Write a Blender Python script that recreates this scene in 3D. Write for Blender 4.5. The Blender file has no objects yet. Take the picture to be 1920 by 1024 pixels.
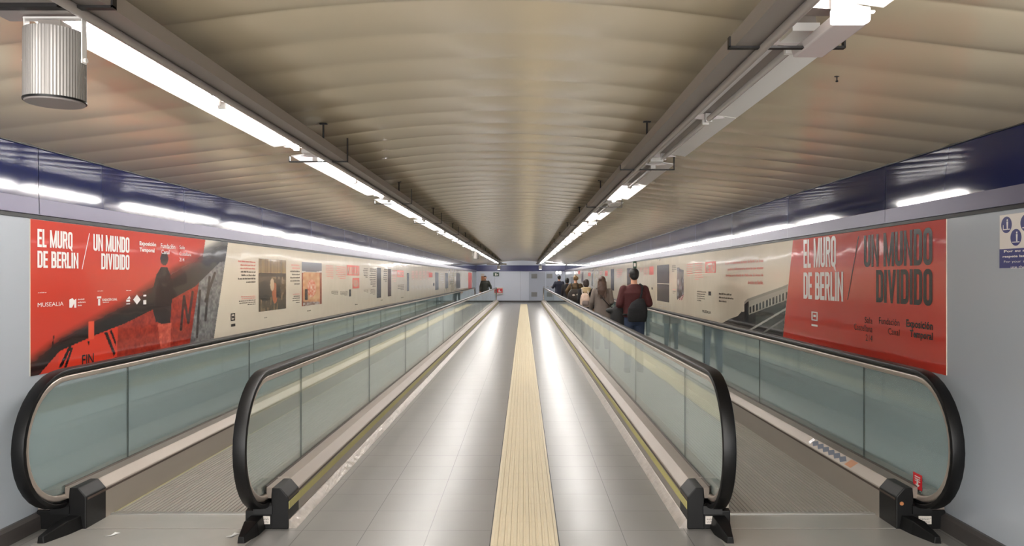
import bpy, bmesh, math, random
from mathutils import Vector, Matrix
random.seed(7)
PI = math.pi
SC = bpy.context.scene
COL = SC.collection

# ------------------------------------------------------------------ camera, world, exposure
cam_d = bpy.data.cameras.new('camera'); cam = bpy.data.objects.new('camera', cam_d); COL.objects.link(cam)
cam.location = (0, 0, 1.6); cam.rotation_euler = (PI/2, 0, 0)
cam_d.sensor_width = 36; cam_d.lens = 1400/1920*36
cam_d.shift_x = -22/1920; cam_d.shift_y = 9/1920
cam_d.clip_end = 200; cam_d.clip_start = 0.05
SC.camera = cam
w = bpy.data.worlds.new('world'); SC.world = w; w.use_nodes = True
w.node_tree.nodes['Background'].inputs[0].default_value = (1, 0.98, 0.95, 1)
w.node_tree.nodes['Background'].inputs[1].default_value = 5.5  # added fill light, entering by the open end behind the camera
SC.view_settings.view_transform = 'Standard'
SC.view_settings.look = 'None'
SC.view_settings.exposure = 0.75
SC.view_settings.gamma = 1
TUBE_POWER = 70.0
SC.cycles.use_denoising = True
SC.cycles.max_bounces = 10
SC.cycles.transparent_max_bounces = 24
SC.cycles.caustics_reflective = False
SC.cycles.caustics_refractive = False
SC.cycles.sample_clamp_indirect = 6

# ------------------------------------------------------------------ numbers of the place
XL, XR = -3.12, 2.70         # faces of the side walls
YB, YE = -2.6, 49.0          # back and far end
CX = -0.21                   # axis of the vault
def lin(v):
    v /= 255.0
    return v/12.92 if v <= 0.04045 else ((v+0.055)/1.055)**2.4
def C(r, g, b): return (lin(r), lin(g), lin(b), 1)

# ------------------------------------------------------------------ materials
def mat(name, col, rough=0.5, metal=0.0, noise=0.0, nscale=8.0, bump=0.0, bscale=20.0, spec=0.5, coat=0.0, emit=None, estr=0, stretch=None, aniso=0):
    m = bpy.data.materials.new(name); m.use_nodes = True
    nt = m.node_tree; b = nt.nodes['Principled BSDF']
    b.inputs['Base Color'].default_value = col
    b.inputs['Roughness'].default_value = rough
    b.inputs['Metallic'].default_value = metal
    b.inputs['Specular IOR Level'].default_value = spec
    b.inputs['Coat Weight'].default_value = coat
    b.inputs['Coat Roughness'].default_value = 0.04
    if emit:
        b.inputs['Emission Color'].default_value = emit
        b.inputs['Emission Strength'].default_value = estr
    tc = nt.nodes.new('ShaderNodeTexCoord'); src = tc.outputs['Object']
    if stretch:
        mp = nt.nodes.new('ShaderNodeMapping'); mp.inputs['Scale'].default_value = stretch
        nt.links.new(src, mp.inputs['Vector']); src = mp.outputs['Vector']
    if noise > 0:
        n = nt.nodes.new('ShaderNodeTexNoise'); n.inputs['Scale'].default_value = nscale; n.inputs['Detail'].default_value = 4
        nt.links.new(src, n.inputs['Vector'])
        mx = nt.nodes.new('ShaderNodeMix'); mx.data_type = 'RGBA'
        mx.inputs['A'].default_value = tuple(c*(1-noise) for c in col[:3])+(1,)
        mx.inputs['B'].default_value = tuple(min(1, c*(1+noise)) for c in col[:3])+(1,)
        nt.links.new(n.outputs['Fac'], mx.inputs['Factor']); nt.links.new(mx.outputs['Result'], b.inputs['Base Color'])
        mr = nt.nodes.new('ShaderNodeMapRange'); mr.inputs['To Min'].default_value = max(0.02, rough*0.85); mr.inputs['To Max'].default_value = min(1, rough*1.15)
        nt.links.new(n.outputs['Fac'], mr.inputs['Value']); nt.links.new(mr.outputs['Result'], b.inputs['Roughness'])
    if bump > 0:
        n2 = nt.nodes.new('ShaderNodeTexNoise'); n2.inputs['Scale'].default_value = bscale; n2.inputs['Detail'].default_value = 2
        nt.links.new(src, n2.inputs['Vector'])
        bp = nt.nodes.new('ShaderNodeBump'); bp.inputs['Strength'].default_value = 1; bp.inputs['Distance'].default_value = bump
        nt.links.new(n2.outputs['Fac'], bp.inputs['Height']); nt.links.new(bp.outputs['Normal'], b.inputs['Normal'])
        if coat: nt.links.new(bp.outputs['Normal'], b.inputs['Coat Normal'])
    return m

M = {}
M['wall'] = mat('wall enamel panel', C(166, 172, 179), 0.25, noise=0.015, nscale=2, bump=0.003, bscale=0.8)
M['endwall'] = mat('end wall panel', C(228, 234, 248), 0.4)
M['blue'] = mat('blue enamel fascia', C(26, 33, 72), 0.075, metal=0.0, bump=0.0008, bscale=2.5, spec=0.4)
M['bluelow'] = mat('blue fascia return with painted sheen', C(92, 88, 108), 0.4, metal=0.3, bump=0.003, bscale=2.0)  # lavender tint paints lamp and ceiling reflections into the blue enamel
M['seam'] = mat('seam trim', C(120, 125, 140), 0.3, metal=0.6)
M['black'] = mat('black trim', C(24, 24, 26), 0.5)
M['base'] = mat('dark baseboard', C(66, 62, 60), 0.4, noise=0.1)
M['rubber'] = mat('black handrail rubber', C(9, 9, 10), 0.4, spec=0.3)
M['plastic'] = mat('black moulded plastic', C(9, 9, 10), 0.5, spec=0.3)
M['steel'] = mat('brushed stainless steel', C(150, 142, 132), 0.32, metal=0.9, noise=0.12, nscale=6, stretch=(1, 0.15, 1))
M['skirt'] = mat('worn steel skirt', C(150, 141, 131), 0.42, metal=0.25, noise=0.12, nscale=4, stretch=(1, 0.3, 2))
M['deck'] = mat('matt champagne aluminium', C(146, 135, 126), 0.42, metal=0.35, noise=0.05, nscale=5)
M['guide'] = mat('satin aluminium guide', C(186, 175, 165), 0.3, metal=0.6)
M['darkgap'] = mat('dark brush gap', C(70, 58, 50), 0.6)
M['yellow'] = mat('yellow edge strip', C(186, 178, 112), 0.5, noise=0.1, nscale=20)
M['trimplate'] = mat('scuffed metal floor trim', C(176, 168, 160), 0.3, metal=0.6, noise=0.35, nscale=9, bump=0.004, bscale=14, stretch=(2, 1, 1))
M['belt'] = mat('grooved pallet aluminium', C(165, 160, 151), 0.45, metal=0.2, noise=0.1, nscale=5)
M['comb'] = mat('comb plate', C(190, 188, 184), 0.3, metal=0.8)
M['landing'] = mat('scratched steel landing plate', C(176, 172, 166), 0.25, metal=0.3, noise=0.05, nscale=4)
M['cream'] = mat('cream vinyl', C(222, 210, 190), 0.14, noise=0.02, nscale=2, bump=0.008, bscale=1.6, coat=0.4)
M['red'] = mat('red vinyl', C(196, 64, 52), 0.16, noise=0.05, nscale=1.5, bump=0.008, bscale=1.8, coat=0.4)
M['redink'] = mat('red ink', C(205, 75, 62), 0.3)
M['blackink'] = mat('black ink', C(42, 38, 38), 0.25)
M['greyink'] = mat('grey ink', C(112, 106, 98), 0.3)
M['whiteink'] = mat('white ink', C(235, 230, 226), 0.25)
M['darkphoto'] = mat('dark photo print', C(66, 64, 68), 0.2, noise=0.7, nscale=9)
M['greyphoto'] = mat('grey photo print', C(110, 112, 118), 0.2, noise=0.6, nscale=12)
M['brownphoto'] = mat('brown photo print', C(72, 46, 40), 0.2, noise=0.7, nscale=9)
M['housing'] = mat('light housing paint', C(150, 142, 136), 0.35, metal=0.2)
M['tray'] = mat('grey cable trunking', C(140, 132, 126), 0.4, metal=0.3)
M['reflector'] = mat('white reflector', C(232, 230, 228), 0.3)
M['tubeoff'] = mat('unlit tube glass', C(176, 170, 166), 0.2)
M['socket'] = mat('white lampholder', C(215, 212, 208), 0.4)
M['rod'] = mat('dark steel rod', C(36, 34, 34), 0.5, metal=0.5)
M['tube'] = mat('lit fluorescent tube', C(255, 255, 255), 0.5, emit=(1, 0.975, 0.94, 1), estr=TUBE_POWER)
M['speaker'] = mat('ribbed silver grille', C(140, 136, 133), 0.42, metal=0.4)
M['speakerend'] = mat('grey speaker face', C(120, 113, 110), 0.6)
M['lens'] = mat('lit emergency lens', C(240, 240, 240), 0.3, emit=(1, 0.98, 1, 1), estr=3.0)
M['diffuser'] = mat('frosted diffuser', C(190, 182, 180), 0.25)
M['signblue'] = mat('sign blue', C(44, 48, 112), 0.35)
M['signwhite'] = mat('sign white', C(224, 216, 208), 0.35)
M['green'] = mat('exit sign green', C(28, 70, 48), 0.4)
M['signred'] = mat('sign red', C(205, 28, 40), 0.35)
M['vent'] = mat('vent grille grey', C(140, 146, 150), 0.5)
M['paper'] = mat('white paper', C(232, 232, 228), 0.8)
M['skin'] = mat('skin', C(196, 146, 120), 0.5, noise=0.05)
M['strip'] = mat('cream tactile tile', C(214, 200, 170), 0.5, noise=0.06, nscale=6)
M['zigblue'] = mat('navy decal', C(48, 62, 84), 0.5)
M['zigorange'] = mat('orange decal', C(176, 116, 74), 0.5)
M['decalpale'] = mat('pale worn decal', C(178, 168, 158), 0.6, noise=0.3, nscale=60)

def vcol_mat(name, rough=0.16, bump=0.006):
    m = mat(name, (1, 1, 1, 1), rough, bump=bump, bscale=1.8, coat=0.4)
    nt = m.node_tree; a = nt.nodes.new('ShaderNodeVertexColor'); a.layer_name = 'print'
    nt.links.new(a.outputs['Color'], nt.nodes['Principled BSDF'].inputs['Base Color'])
    return m
M['strapcloth'] = mat('black webbing', C(24, 24, 27), 0.9)
M['print'] = vcol_mat('printed photograph')

def glass_mat(name, tint, gloss=1.0):
    m = bpy.data.materials.new(name); m.use_nodes = True; nt = m.node_tree
    nt.nodes.clear()
    out = nt.nodes.new('ShaderNodeOutputMaterial')
    tr = nt.nodes.new('ShaderNodeBsdfTransparent'); tr.inputs[0].default_value = tint
    gl = nt.nodes.new('ShaderNodeBsdfGlossy'); gl.inputs['Roughness'].default_value = 0.03; gl.inputs[0].default_value = (0.9, 0.95, 0.93, 1)
    lw = nt.nodes.new('ShaderNodeLayerWeight'); lw.inputs[0].default_value = 0.5
    pw = nt.nodes.new('ShaderNodeMath'); pw.operation = 'POWER'; pw.inputs[1].default_value = 5; nt.links.new(lw.outputs['Facing'], pw.inputs[0])
    fr = nt.nodes.new('ShaderNodeMath'); fr.operation = 'MULTIPLY_ADD'; fr.inputs[1].default_value = 0.96; fr.inputs[2].default_value = 0.04; nt.links.new(pw.outputs[0], fr.inputs[0])
    tc = nt.nodes.new('ShaderNodeTexCoord')
    n = nt.nodes.new('ShaderNodeTexNoise'); n.inputs['Scale'].default_value = 0.9; n.inputs['Detail'].default_value = 1
    bp = nt.nodes.new('ShaderNodeBump'); bp.inputs['Distance'].default_value = 0.002
    nt.links.new(tc.outputs['Object'], n.inputs['Vector']); nt.links.new(n.outputs['Fac'], bp.inputs['Height'])
    nt.links.new(bp.outputs['Normal'], gl.inputs['Normal'])
    df = nt.nodes.new('ShaderNodeBsdfDiffuse'); df.inputs[0].default_value = C(185, 208, 206)
    m0 = nt.nodes.new('ShaderNodeMixShader'); m0.inputs[0].default_value = 0.13
    nt.links.new(tr.outputs[0], m0.inputs[1]); nt.links.new(df.outputs[0], m0.inputs[2])
    mx = nt.nodes.new('ShaderNodeMixShader')
    nt.links.new(fr.outputs[0], mx.inputs[0]); nt.links.new(m0.outputs[0], mx.inputs[1]); nt.links.new(gl.outputs[0], mx.inputs[2])
    nt.links.new(mx.outputs[0], out.inputs[0])
    return m
M['glass'] = glass_mat('green tinted glass', (0.94, 0.965, 0.96, 1))
M['glassedge'] = mat('dark green glass edge', C(38, 48, 46), 0.3)

# floor tiles
def tile_mat():
    m = bpy.data.materials.new('grey floor tiles'); m.use_nodes = True; nt = m.node_tree; b = nt.nodes['Principled BSDF']
    tc = nt.nodes.new('ShaderNodeTexCoord'); sp = nt.nodes.new('ShaderNodeSeparateXYZ'); nt.links.new(tc.outputs['Object'], sp.inputs[0])
    def math_(op, a, bb=None, c=None):
        n = nt.nodes.new('ShaderNodeMath'); n.operation = op
        for i, v in enumerate((a, bb, c)):
            if v is None: continue
            if isinstance(v, (int, float)): n.inputs[i].default_value = v
            else: nt.links.new(v, n.inputs[i])
        return n.outputs[0]
    T = 0.402
    ax = math_('ABSOLUTE', math_('SUBTRACT', sp.outputs[0], 0.01))
    sx = math_('SUBTRACT', ax, 0.205)
    fx = math_('DIVIDE', sx, T); fy = math_('DIVIDE', math_('SUBTRACT', sp.outputs[1], 4.726), T*0.99)
    def edge(f, wdt):
        fr = math_('FRACT', math_('ADD', f, 100.0))
        d = math_('MINIMUM', fr, math_('SUBTRACT', 1.0, fr))
        return math_('LESS_THAN', d, wdt)
    g = math_('MAXIMUM', edge(fx, 0.006), edge(fy, 0.006))
    cmb = nt.nodes.new('ShaderNodeCombineXYZ')
    nt.links.new(math_('FLOOR', math_('ADD', fx, 50)), cmb.inputs[0]); nt.links.new(math_('FLOOR', math_('ADD', fy, 100)), cmb.inputs[1])
    nt.links.new(math_('SIGN', sp.outputs[0]), cmb.inputs[2])
    wn = nt.nodes.new('ShaderNodeTexWhiteNoise'); wn.noise_dimensions = '3D'; nt.links.new(cmb.outputs[0], wn.inputs['Vector'])
    ns = nt.nodes.new('ShaderNodeTexNoise'); ns.inputs['Scale'].default_value = 3; ns.inputs['Detail'].default_value = 5; nt.links.new(tc.outputs['Object'], ns.inputs['Vector'])
    v = math_('ADD', math_('MULTIPLY', wn.outputs['Value'], 0.12), math_('MULTIPLY', ns.outputs['Fac'], 0.3))
    cr = nt.nodes.new('ShaderNodeMix'); cr.data_type = 'RGBA'
    cr.inputs['A'].default_value = C(120, 118, 115); cr.inputs['B'].default_value = C(156, 153, 149); nt.links.new(v, cr.inputs['Factor'])
    c2 = nt.nodes.new('ShaderNodeMix'); c2.data_type = 'RGBA'; c2.inputs['B'].default_value = C(72, 70, 69)
    nt.links.new(g, c2.inputs['Factor']); nt.links.new(cr.outputs['Result'], c2.inputs['A'])
    nt.links.new(c2.outputs['Result'], b.inputs['Base Color'])
    r = math_('ADD', math_('MULTIPLY', wn.outputs['Value'], 0.02), 0.29)
    nt.links.new(r, b.inputs['Roughness'])
    b.inputs['Specular IOR Level'].default_value = 0.5
    # each tile lies a hair out of level
    wv = nt.nodes.new('ShaderNodeBump'); wv.inputs['Distance'].default_value = 0.001
    nt.links.new(math_('MULTIPLY', ns.outputs['Fac'], 0.6), wv.inputs['Height'])
    nt.links.new(wv.outputs['Normal'], b.inputs['Normal'])
    return m
M['floor'] = tile_mat()
M['ceil'] = mat('beige lacquered ceiling panels', C(208, 194, 168), 0.2, metal=0.12, noise=0.02, nscale=0.5, bump=0.0006, bscale=1.5)

# ------------------------------------------------------------------ mesh helpers
class MB:
    def __init__(s): s.v = []; s.f = []; s.mi = []
    def add(s, vs, fs, mi=0):
        o = len(s.v); s.v += [tuple(p) for p in vs]
        s.f += [tuple(i+o for i in f) for f in fs]; s.mi += [mi]*len(fs)
    def box(s, x0, x1, y0, y1, z0, z1, mi=0):
        vs = [(x, y, z) for x in (x0, x1) for y in (y0, y1) for z in (z0, z1)]
        s.add(vs, [(0,1,3,2),(4,6,7,5),(0,4,5,1),(2,3,7,6),(0,2,6,4),(1,5,7,3)], mi)
    def prism(s, prof, y0, y1, mi=0, caps=True):
        n = len(prof)
        vs = [(x, y0, z) for x, z in prof] + [(x, y1, z) for x, z in prof]
        fs = [(i, (i+1) % n, n+(i+1) % n, n+i) for i in range(n)]
        if caps: fs += [tuple(range(n))[::-1], tuple(range(n, 2*n))]
        s.add(vs, fs, mi)
    def prismx(s, prof, x0, x1, mi=0):     # prof in (y,z)
        n = len(prof)
        vs = [(x0, y, z) for y, z in prof] + [(x1, y, z) for y, z in prof]
        s.add(vs, [(i, (i+1) % n, n+(i+1) % n, n+i) for i in range(n)] + [tuple(range(n))[::-1], tuple(range(n, 2*n))], mi)
    def cyl(s, p, q, r0, r1=None, n=16, mi=0, caps=True):
        r1 = r0 if r1 is None else r1
        p = Vector(p); q = Vector(q); d = (q-p).normalized()
        a = d.orthogonal().normalized(); b = d.cross(a)
        vs = []
        for c, r in ((p, r0), (q, r1)):
            for i in range(n):
                t = 2*PI*i/n; vs.append(c + (a*math.cos(t)+b*math.sin(t))*r)
        fs = [(i, (i+1) % n, n+(i+1) % n, n+i) for i in range(n)]
        if caps: fs += [tuple(range(n))[::-1], tuple(range(n, 2*n))]
        s.add(vs, fs, mi)
    def sphere(s, c, rx, ry, rz, nu=20, nv=12, mi=0, rot=None):
        vs = []; c = Vector(c)
        for j in range(1, nv):
            ph = PI*j/nv
            for i in range(nu):
                th = 2*PI*i/nu
                p = Vector((rx*math.sin(ph)*math.cos(th), ry*math.sin(ph)*math.sin(th), rz*math.cos(ph)))
                if rot: p = rot @ p
                vs.append(c+p)
        t = Vector((0, 0, rz)); bt = Vector((0, 0, -rz))
        if rot: t = rot @ t; bt = rot @ bt
        vs += [c+t, c+bt]; T = len(vs)-2; B = T+1
        fs = []
        for j in range(nv-2):
            for i in range(nu):
                a, b2 = j*nu+i, j*nu+(i+1) % nu
                fs.append((a, a+nu, b2+nu, b2))
        for i in range(nu):
            fs.append((T, i, (i+1) % nu)); fs.append((B, (nv-2)*nu+(i+1) % nu, (nv-2)*nu+i))
        s.add(vs, fs, mi)
    def capsule(s, p, q, r0, r1, n=14):
        s.cyl(p, q, r0, r1, n); s.sphere(p, r0*1.001, r0*1.001, r0*1.001, n, 8); s.sphere(q, r1*1.001, r1*1.001, r1*1.001, n, 8)
    def loft(s, rings, n=24):              # rings: (cx, cy, cz, rx, ry)
        vs = []
        for cx, cy, cz, rx, ry in rings:
            for i in range(n):
                t = 2*PI*i/n; c, sn = math.cos(t), math.sin(t)
                k = 0.85
                vs.append((cx+rx*math.copysign(abs(c)**k, c), cy+ry*math.copysign(abs(sn)**k, sn), cz))
        fs = []
        for j in range(len(rings)-1):
            for i in range(n):
                fs.append((j*n+i, j*n+(i+1) % n, (j+1)*n+(i+1) % n, (j+1)*n+i))
        fs += [tuple(range(n))[::-1], tuple(range((len(rings)-1)*n, len(rings)*n))]
        s.add(vs, fs)
    def build(s, name, mats, parent=None, smooth=False, bevel=0):
        me = bpy.data.meshes.new(name); me.from_pydata(s.v, [], s.f); me.update()
        if not isinstance(mats, (list, tuple)): mats = [mats]
        for m in mats: me.materials.append(M[m] if isinstance(m, str) else m)
        me.polygons.foreach_set('material_index', s.mi)
        bm = bmesh.new(); bm.from_mesh(me); bmesh.ops.recalc_face_normals(bm, faces=bm.faces); bm.to_mesh(me); bm.free()
        if smooth:
            me.polygons.foreach_set('use_smooth', [True]*len(me.polygons))
            try: me.set_sharp_from_angle(angle=math.radians(38))
            except Exception: pass
        o = bpy.data.objects.new(name, me); COL.objects.link(o)
        if parent: o.parent = parent; o.matrix_parent_inverse = parent.matrix_basis.inverted()
        if bevel:
            b = o.modifiers.new('bevel', 'BEVEL'); b.width = bevel; b.segments = 2; b.limit_method = 'ANGLE'
        return o

def tag(o, label, cat, group=None, kind=None):
    if label: o['label'] = label
    if cat: o['category'] = cat
    if group: o['group'] = group
    if kind: o['kind'] = kind
    return o
def empty(name, loc, label, cat, group=None):
    o = bpy.data.objects.new(name, None); COL.objects.link(o); o.location = loc; o.empty_display_size = 0.1
    return tag(o, label, cat, group)
def struct(name, mb, m, **k):
    o = mb.build(name, m, **k); o['kind'] = 'structure'; return o
def copy_tree(o, loc, label):
    mp = {}
    def rec(a, par):
        c = a.copy(); COL.objects.link(c); c.parent = par
        for ch in [x for x in KIDS.get(a.name, [])]: rec(ch, c)
        return c
    r = rec(o, None); r.location = loc; r['label'] = label
    return r
KIDS = {}

FONTS = {}
def text_mesh(s, bold=0.0):
    """2D mesh of a string in a unit box: returns verts (0..1,0..1), faces, aspect"""
    key = (s, bold)
    if key in FONTS: return FONTS[key]
    cu = bpy.data.curves.new('tmp', 'FONT'); cu.body = s; cu.offset = bold; cu.resolution_u = 3
    ob = bpy.data.objects.new('tmp', cu); COL.objects.link(ob)
    dg = bpy.context.evaluated_depsgraph_get()
    me = bpy.data.meshes.new_from_object(ob.evaluated_get(dg))
    vs = [tuple(v.co) for v in me.vertices]; fs = [tuple(p.vertices) for p in me.polygons]
    bpy.data.objects.remove(ob); bpy.data.curves.remove(cu); bpy.data.meshes.remove(me)
    x0 = min(v[0] for v in vs); x1 = max(v[0] for v in vs); y0 = min(v[1] for v in vs); y1 = max(v[1] for v in vs)
    r = ([((x-x0)/(x1-x0), (y-y0)/(y1-y0)) for x, y, _ in vs], fs, (x1-x0)/(y1-y0))
    FONTS[key] = r
    return r

# ------------------------------------------------------------------ the setting
# floor
f = MB(); f.add([(XL, YB, 0), (XR, YB, 0), (XR, YE, 0), (XL, YE, 0)], [(0, 1, 2, 3)])
f.add([(XL, YB, -.2), (XR, YB, -.2), (XR, YE, -.2), (XL, YE, -.2)], [(0, 1, 2, 3)])
struct('floor', f, 'floor')
# side walls, with a shallow vertical joint every 2.04 m
for side, X, s in (('left', XL, -1), ('right', XR, 1)):
    b = MB(); b.box(X, X+s*.2, YB, YE, 0, 2.0)
    struct('wall_'+side, b, 'wall')
    # fascia: upper panel, crease, lower return
    b = MB(); prof = [(X, 1.998), (X-s*.027, 2.003), (X-s*.023, 2.105), (X-s*.018, 2.44), (X+s*.2, 2.44), (X+s*.2, 2.0)]
    o = MB(); y = 4.77-2.04*6 if s < 0 else 5.53-2.04*7
    ys = [YB]
    while y < YE:
        if y > YB+.1: ys.append(y)
        y += 2.04
    ys.append(YE)
    for a, c in zip(ys[:-1], ys[1:]):
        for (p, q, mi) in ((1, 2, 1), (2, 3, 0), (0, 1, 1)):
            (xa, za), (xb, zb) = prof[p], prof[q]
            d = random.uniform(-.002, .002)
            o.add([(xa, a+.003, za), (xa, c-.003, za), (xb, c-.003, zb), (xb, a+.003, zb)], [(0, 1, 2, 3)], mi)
    o.box(X+s*.001, X+s*.2, YB, YE, 2.0, 2.44, 2)
    struct('fascia_'+side, o, ['blue', 'bluelow', 'seam']); bpy.data.objects['fascia_'+side].name = 'trim_1' if s < 0 else 'trim_2'
    b = MB(); b.box(X-s*.014, X+s*.02, YB, YE, 1.978, 2.0)
    struct('trim_3' if s < 0 else 'trim_4', b, 'black')
    b = MB(); b.box(X-s*.03, X+s*.02, YB, YE, 2.425, 2.45)
    struct('trim_5' if s < 0 else 'trim_6', b, 'black')
    b = MB(); b.prism([(X, 0), (X-s*.05, 0), (X-s*.045, .085), (X-s*.02, .1), (X, .1)], YB, YE)
    struct('baseboard_'+side, b, 'base')
# ceiling: real transverse pans, bulging and sagging a little
def vault(x):
    u = abs(x-CX)
    return 2.735-.085*(u/1.1)**2 if u < 1.1 else 2.65-.12*(u-1.1)
me_v = []; me_f = []
xs = [XL + (XR-XL)*i/30 for i in range(31)]
P = 0.404; y = YB; rows = []
k = 0
while y < YE:
    deep = 0.0008 if y < 9.9 else 0.009; am = .75 if y < 4.5 else .9 if y < 9.9 else .8
    wob = random.uniform(-.001, .001)
    for t, dz in ((0, deep), (.02, deep), (.035, 0), (.15, -.0040), (.3, -.0072), (.5, -.0090), (.7, -.0072), (.85, -.0040), (.965, 0), (.98, deep)):
        rows.append((y+t*P, dz*(am if dz < 0 else 1)+wob*(1 if 0.03 < t < .97 else 0)))
    y += P
rows.append((YE+.1, 0))
for (yy, dz) in rows:
    for x in xs:
        me_v.append((x, yy, vault(x)+dz))
nx = len(xs)
for j in range(len(rows)-1):
    for i in range(nx-1):
        me_f.append((j*nx+i, j*nx+i+1, (j+1)*nx+i+1, (j+1)*nx+i))
b = MB(); b.add(me_v, me_f)
struct('ceiling', b, 'ceil', smooth=True)
b = MB(); b.add([(XL-.2, YB, 2.9), (XR+.2, YB, 2.9), (XR+.2, YE+.2, 2.9), (XL-.2, YE+.2, 2.9)], [(0, 1, 2, 3)])
for X in (XL-.2, XR+.2): b.add([(X, YB, 2.44), (X, YE+.2, 2.44), (X, YE+.2, 2.9), (X, YB, 2.9)], [(0, 1, 2, 3)])
struct('ceiling_slab', b, 'endwall')
# end wall; tunnel left open behind the camera for added fill light
b = MB(); b.box(XL-.2, XR+.2, YE, YE+.2, 0, 2.9); struct('wall_far', b, 'endwall')
b = MB(); b.box(XL+.02, XR-.02, YE-.03, YE, 2.03, 2.42); struct('trim_7', b, mat('royal blue band', C(34, 42, 104), .35))
b = MB(); b.box(XL+.06, XR-.06, YE-.03, YE, 0, .1); struct('baseboard_far', b, 'base')
b = MB()
for x in (-1.9, -.2, .55, 2.0): b.box(x-.004, x+.004, YE-.004, YE, .1, 2.03)
struct('trim_8', b, 'vent')
# threshold plates across the corridor where the walkways end
b = MB(); b.box(XL+.06, XR-.06, 45.6, 45.75, 0.0, 0.004); struct('trim_9', b, 'comb')

# double door in the far wall with grilles
for n, (x0, x1) in enumerate(((.35, 1.42), (1.46, 2.35))):
    d = MB(); d.box(x0, x1, YE-.035, YE-.002, .1, 1.98)
    door = struct('door_%d' % (n+1), d, mat('door panel', C(190, 197, 212), .4), bevel=.004)
    cx = 0.66 if n == 0 else 1.45+.1
    gx0 = (.5 if n == 0 else 1.50); 
    for (za, zb) in ((1.56, 1.86), (.36, .66)):
        g = MB(); g.box(gx0, gx0+.38, YE-.05, YE-.034, za, zb, 0)
        for i in range(9):
            z = za+.02+(zb-za-.04)*i/8
            g.box(gx0+.02, gx0+.36, YE-.058, YE-.05, z-.006, z+.004, 1)
        g.build('vent_grille', ['vent', 'housing'], door)
    h = MB(); h.cyl((1.36 if n == 0 else 1.52, YE-.05, 1.02), (1.36 if n == 0 else 1.52, YE-.09, 1.02), .012)
    h.cyl((1.36 if n == 0 else 1.52, YE-.09, 1.02), (1.26 if n == 0 else 1.62, YE-.09, 1.02), .011)
    h.build('door_handle', 'steel', door)

# tactile strip: ribbed tiles
st = MB(); N = 10; w0, w1 = -.2, .21
y = 4.07-11*.402
prof = [(w0, .001)]
for i in range(N):
    a = w0+.012+(w1-w0-.024)*i/N; wd = (w1-w0-.024)/N
    prof += [(a+wd*.16, .003), (a+wd*.26, .0085), (a+wd*.74, .0085), (a+wd*.84, .003)]
prof += [(w1, .001)]
prof += [(w1, -.01), (w0, -.01)]
while y < 45.3:
    st.prism(prof, y+.0015, y+.4005); y += .402
for X in (w0-.006, w1): st.box(X, X+.006, YB, 45.6, 0, .0015, 1)
o = st.build('tactile_strip', ['strip', 'black'])
tag(o, 'cream ribbed tactile paving strip along the middle of the grey tiled floor', 'tactile paving')

# ------------------------------------------------------------------ moving walkways
ZC, RH = .578, .427
Y0, Y1 = 4.775, 44.6       # centres of the newel curves
def newel_path(r, extra=.30, n=18):
    """(y,z,ny,nz) from inside the near inlet, round the newel, along the top, round the far newel"""
    pts = [(Y0+extra, ZC-r, 0, -1)]
    for i in range(n+1):
        a = -PI/2 - PI*i/n
        pts.append((Y0+r*math.cos(a)*1.0, ZC+r*math.sin(a), math.cos(a), math.sin(a)))
    for yy in (8, 14, 22, 32): pts.append((yy, ZC+r, 0, 1))
    for i in range(n+1):
        a = PI/2 - PI*i/n
        pts.append((Y1+r*math.cos(a), ZC+r*math.sin(a), math.cos(a), math.sin(a)))
    pts.append((Y1-extra, ZC-r, 0, -1))
    return pts
def sweep(X, path, prof):       # prof: (lateral, outward)
    b = MB(); n = len(prof); vs = []; fs = []
    for (y, z, ny, nz) in path:
        for (u, v) in prof: vs.append((X+u, y+ny*v, z+nz*v))
    for j in range(len(path)-1):
        for i in range(n): fs.append((j*n+i, j*n+(i+1) % n, (j+1)*n+(i+1) % n, (j+1)*n+i))
    fs += [tuple(range(n))[::-1], tuple(range((len(path)-1)*n, len(path)*n))]
    b.add(vs, fs); return b
def rr(wd, v0, v1, r=.008):     # rounded rectangle
    out = []
    for (cx, cy, a0) in ((wd/2-r, v1-r, 0), (-wd/2+r, v1-r, 90), (-wd/2+r, v0+r, 180), (wd/2-r, v0+r, 270)):
        for k in range(4):
            a = math.radians(a0+30*k); out.append((cx+r*math.cos(a), cy+r*math.sin(a)))
    return out

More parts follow.
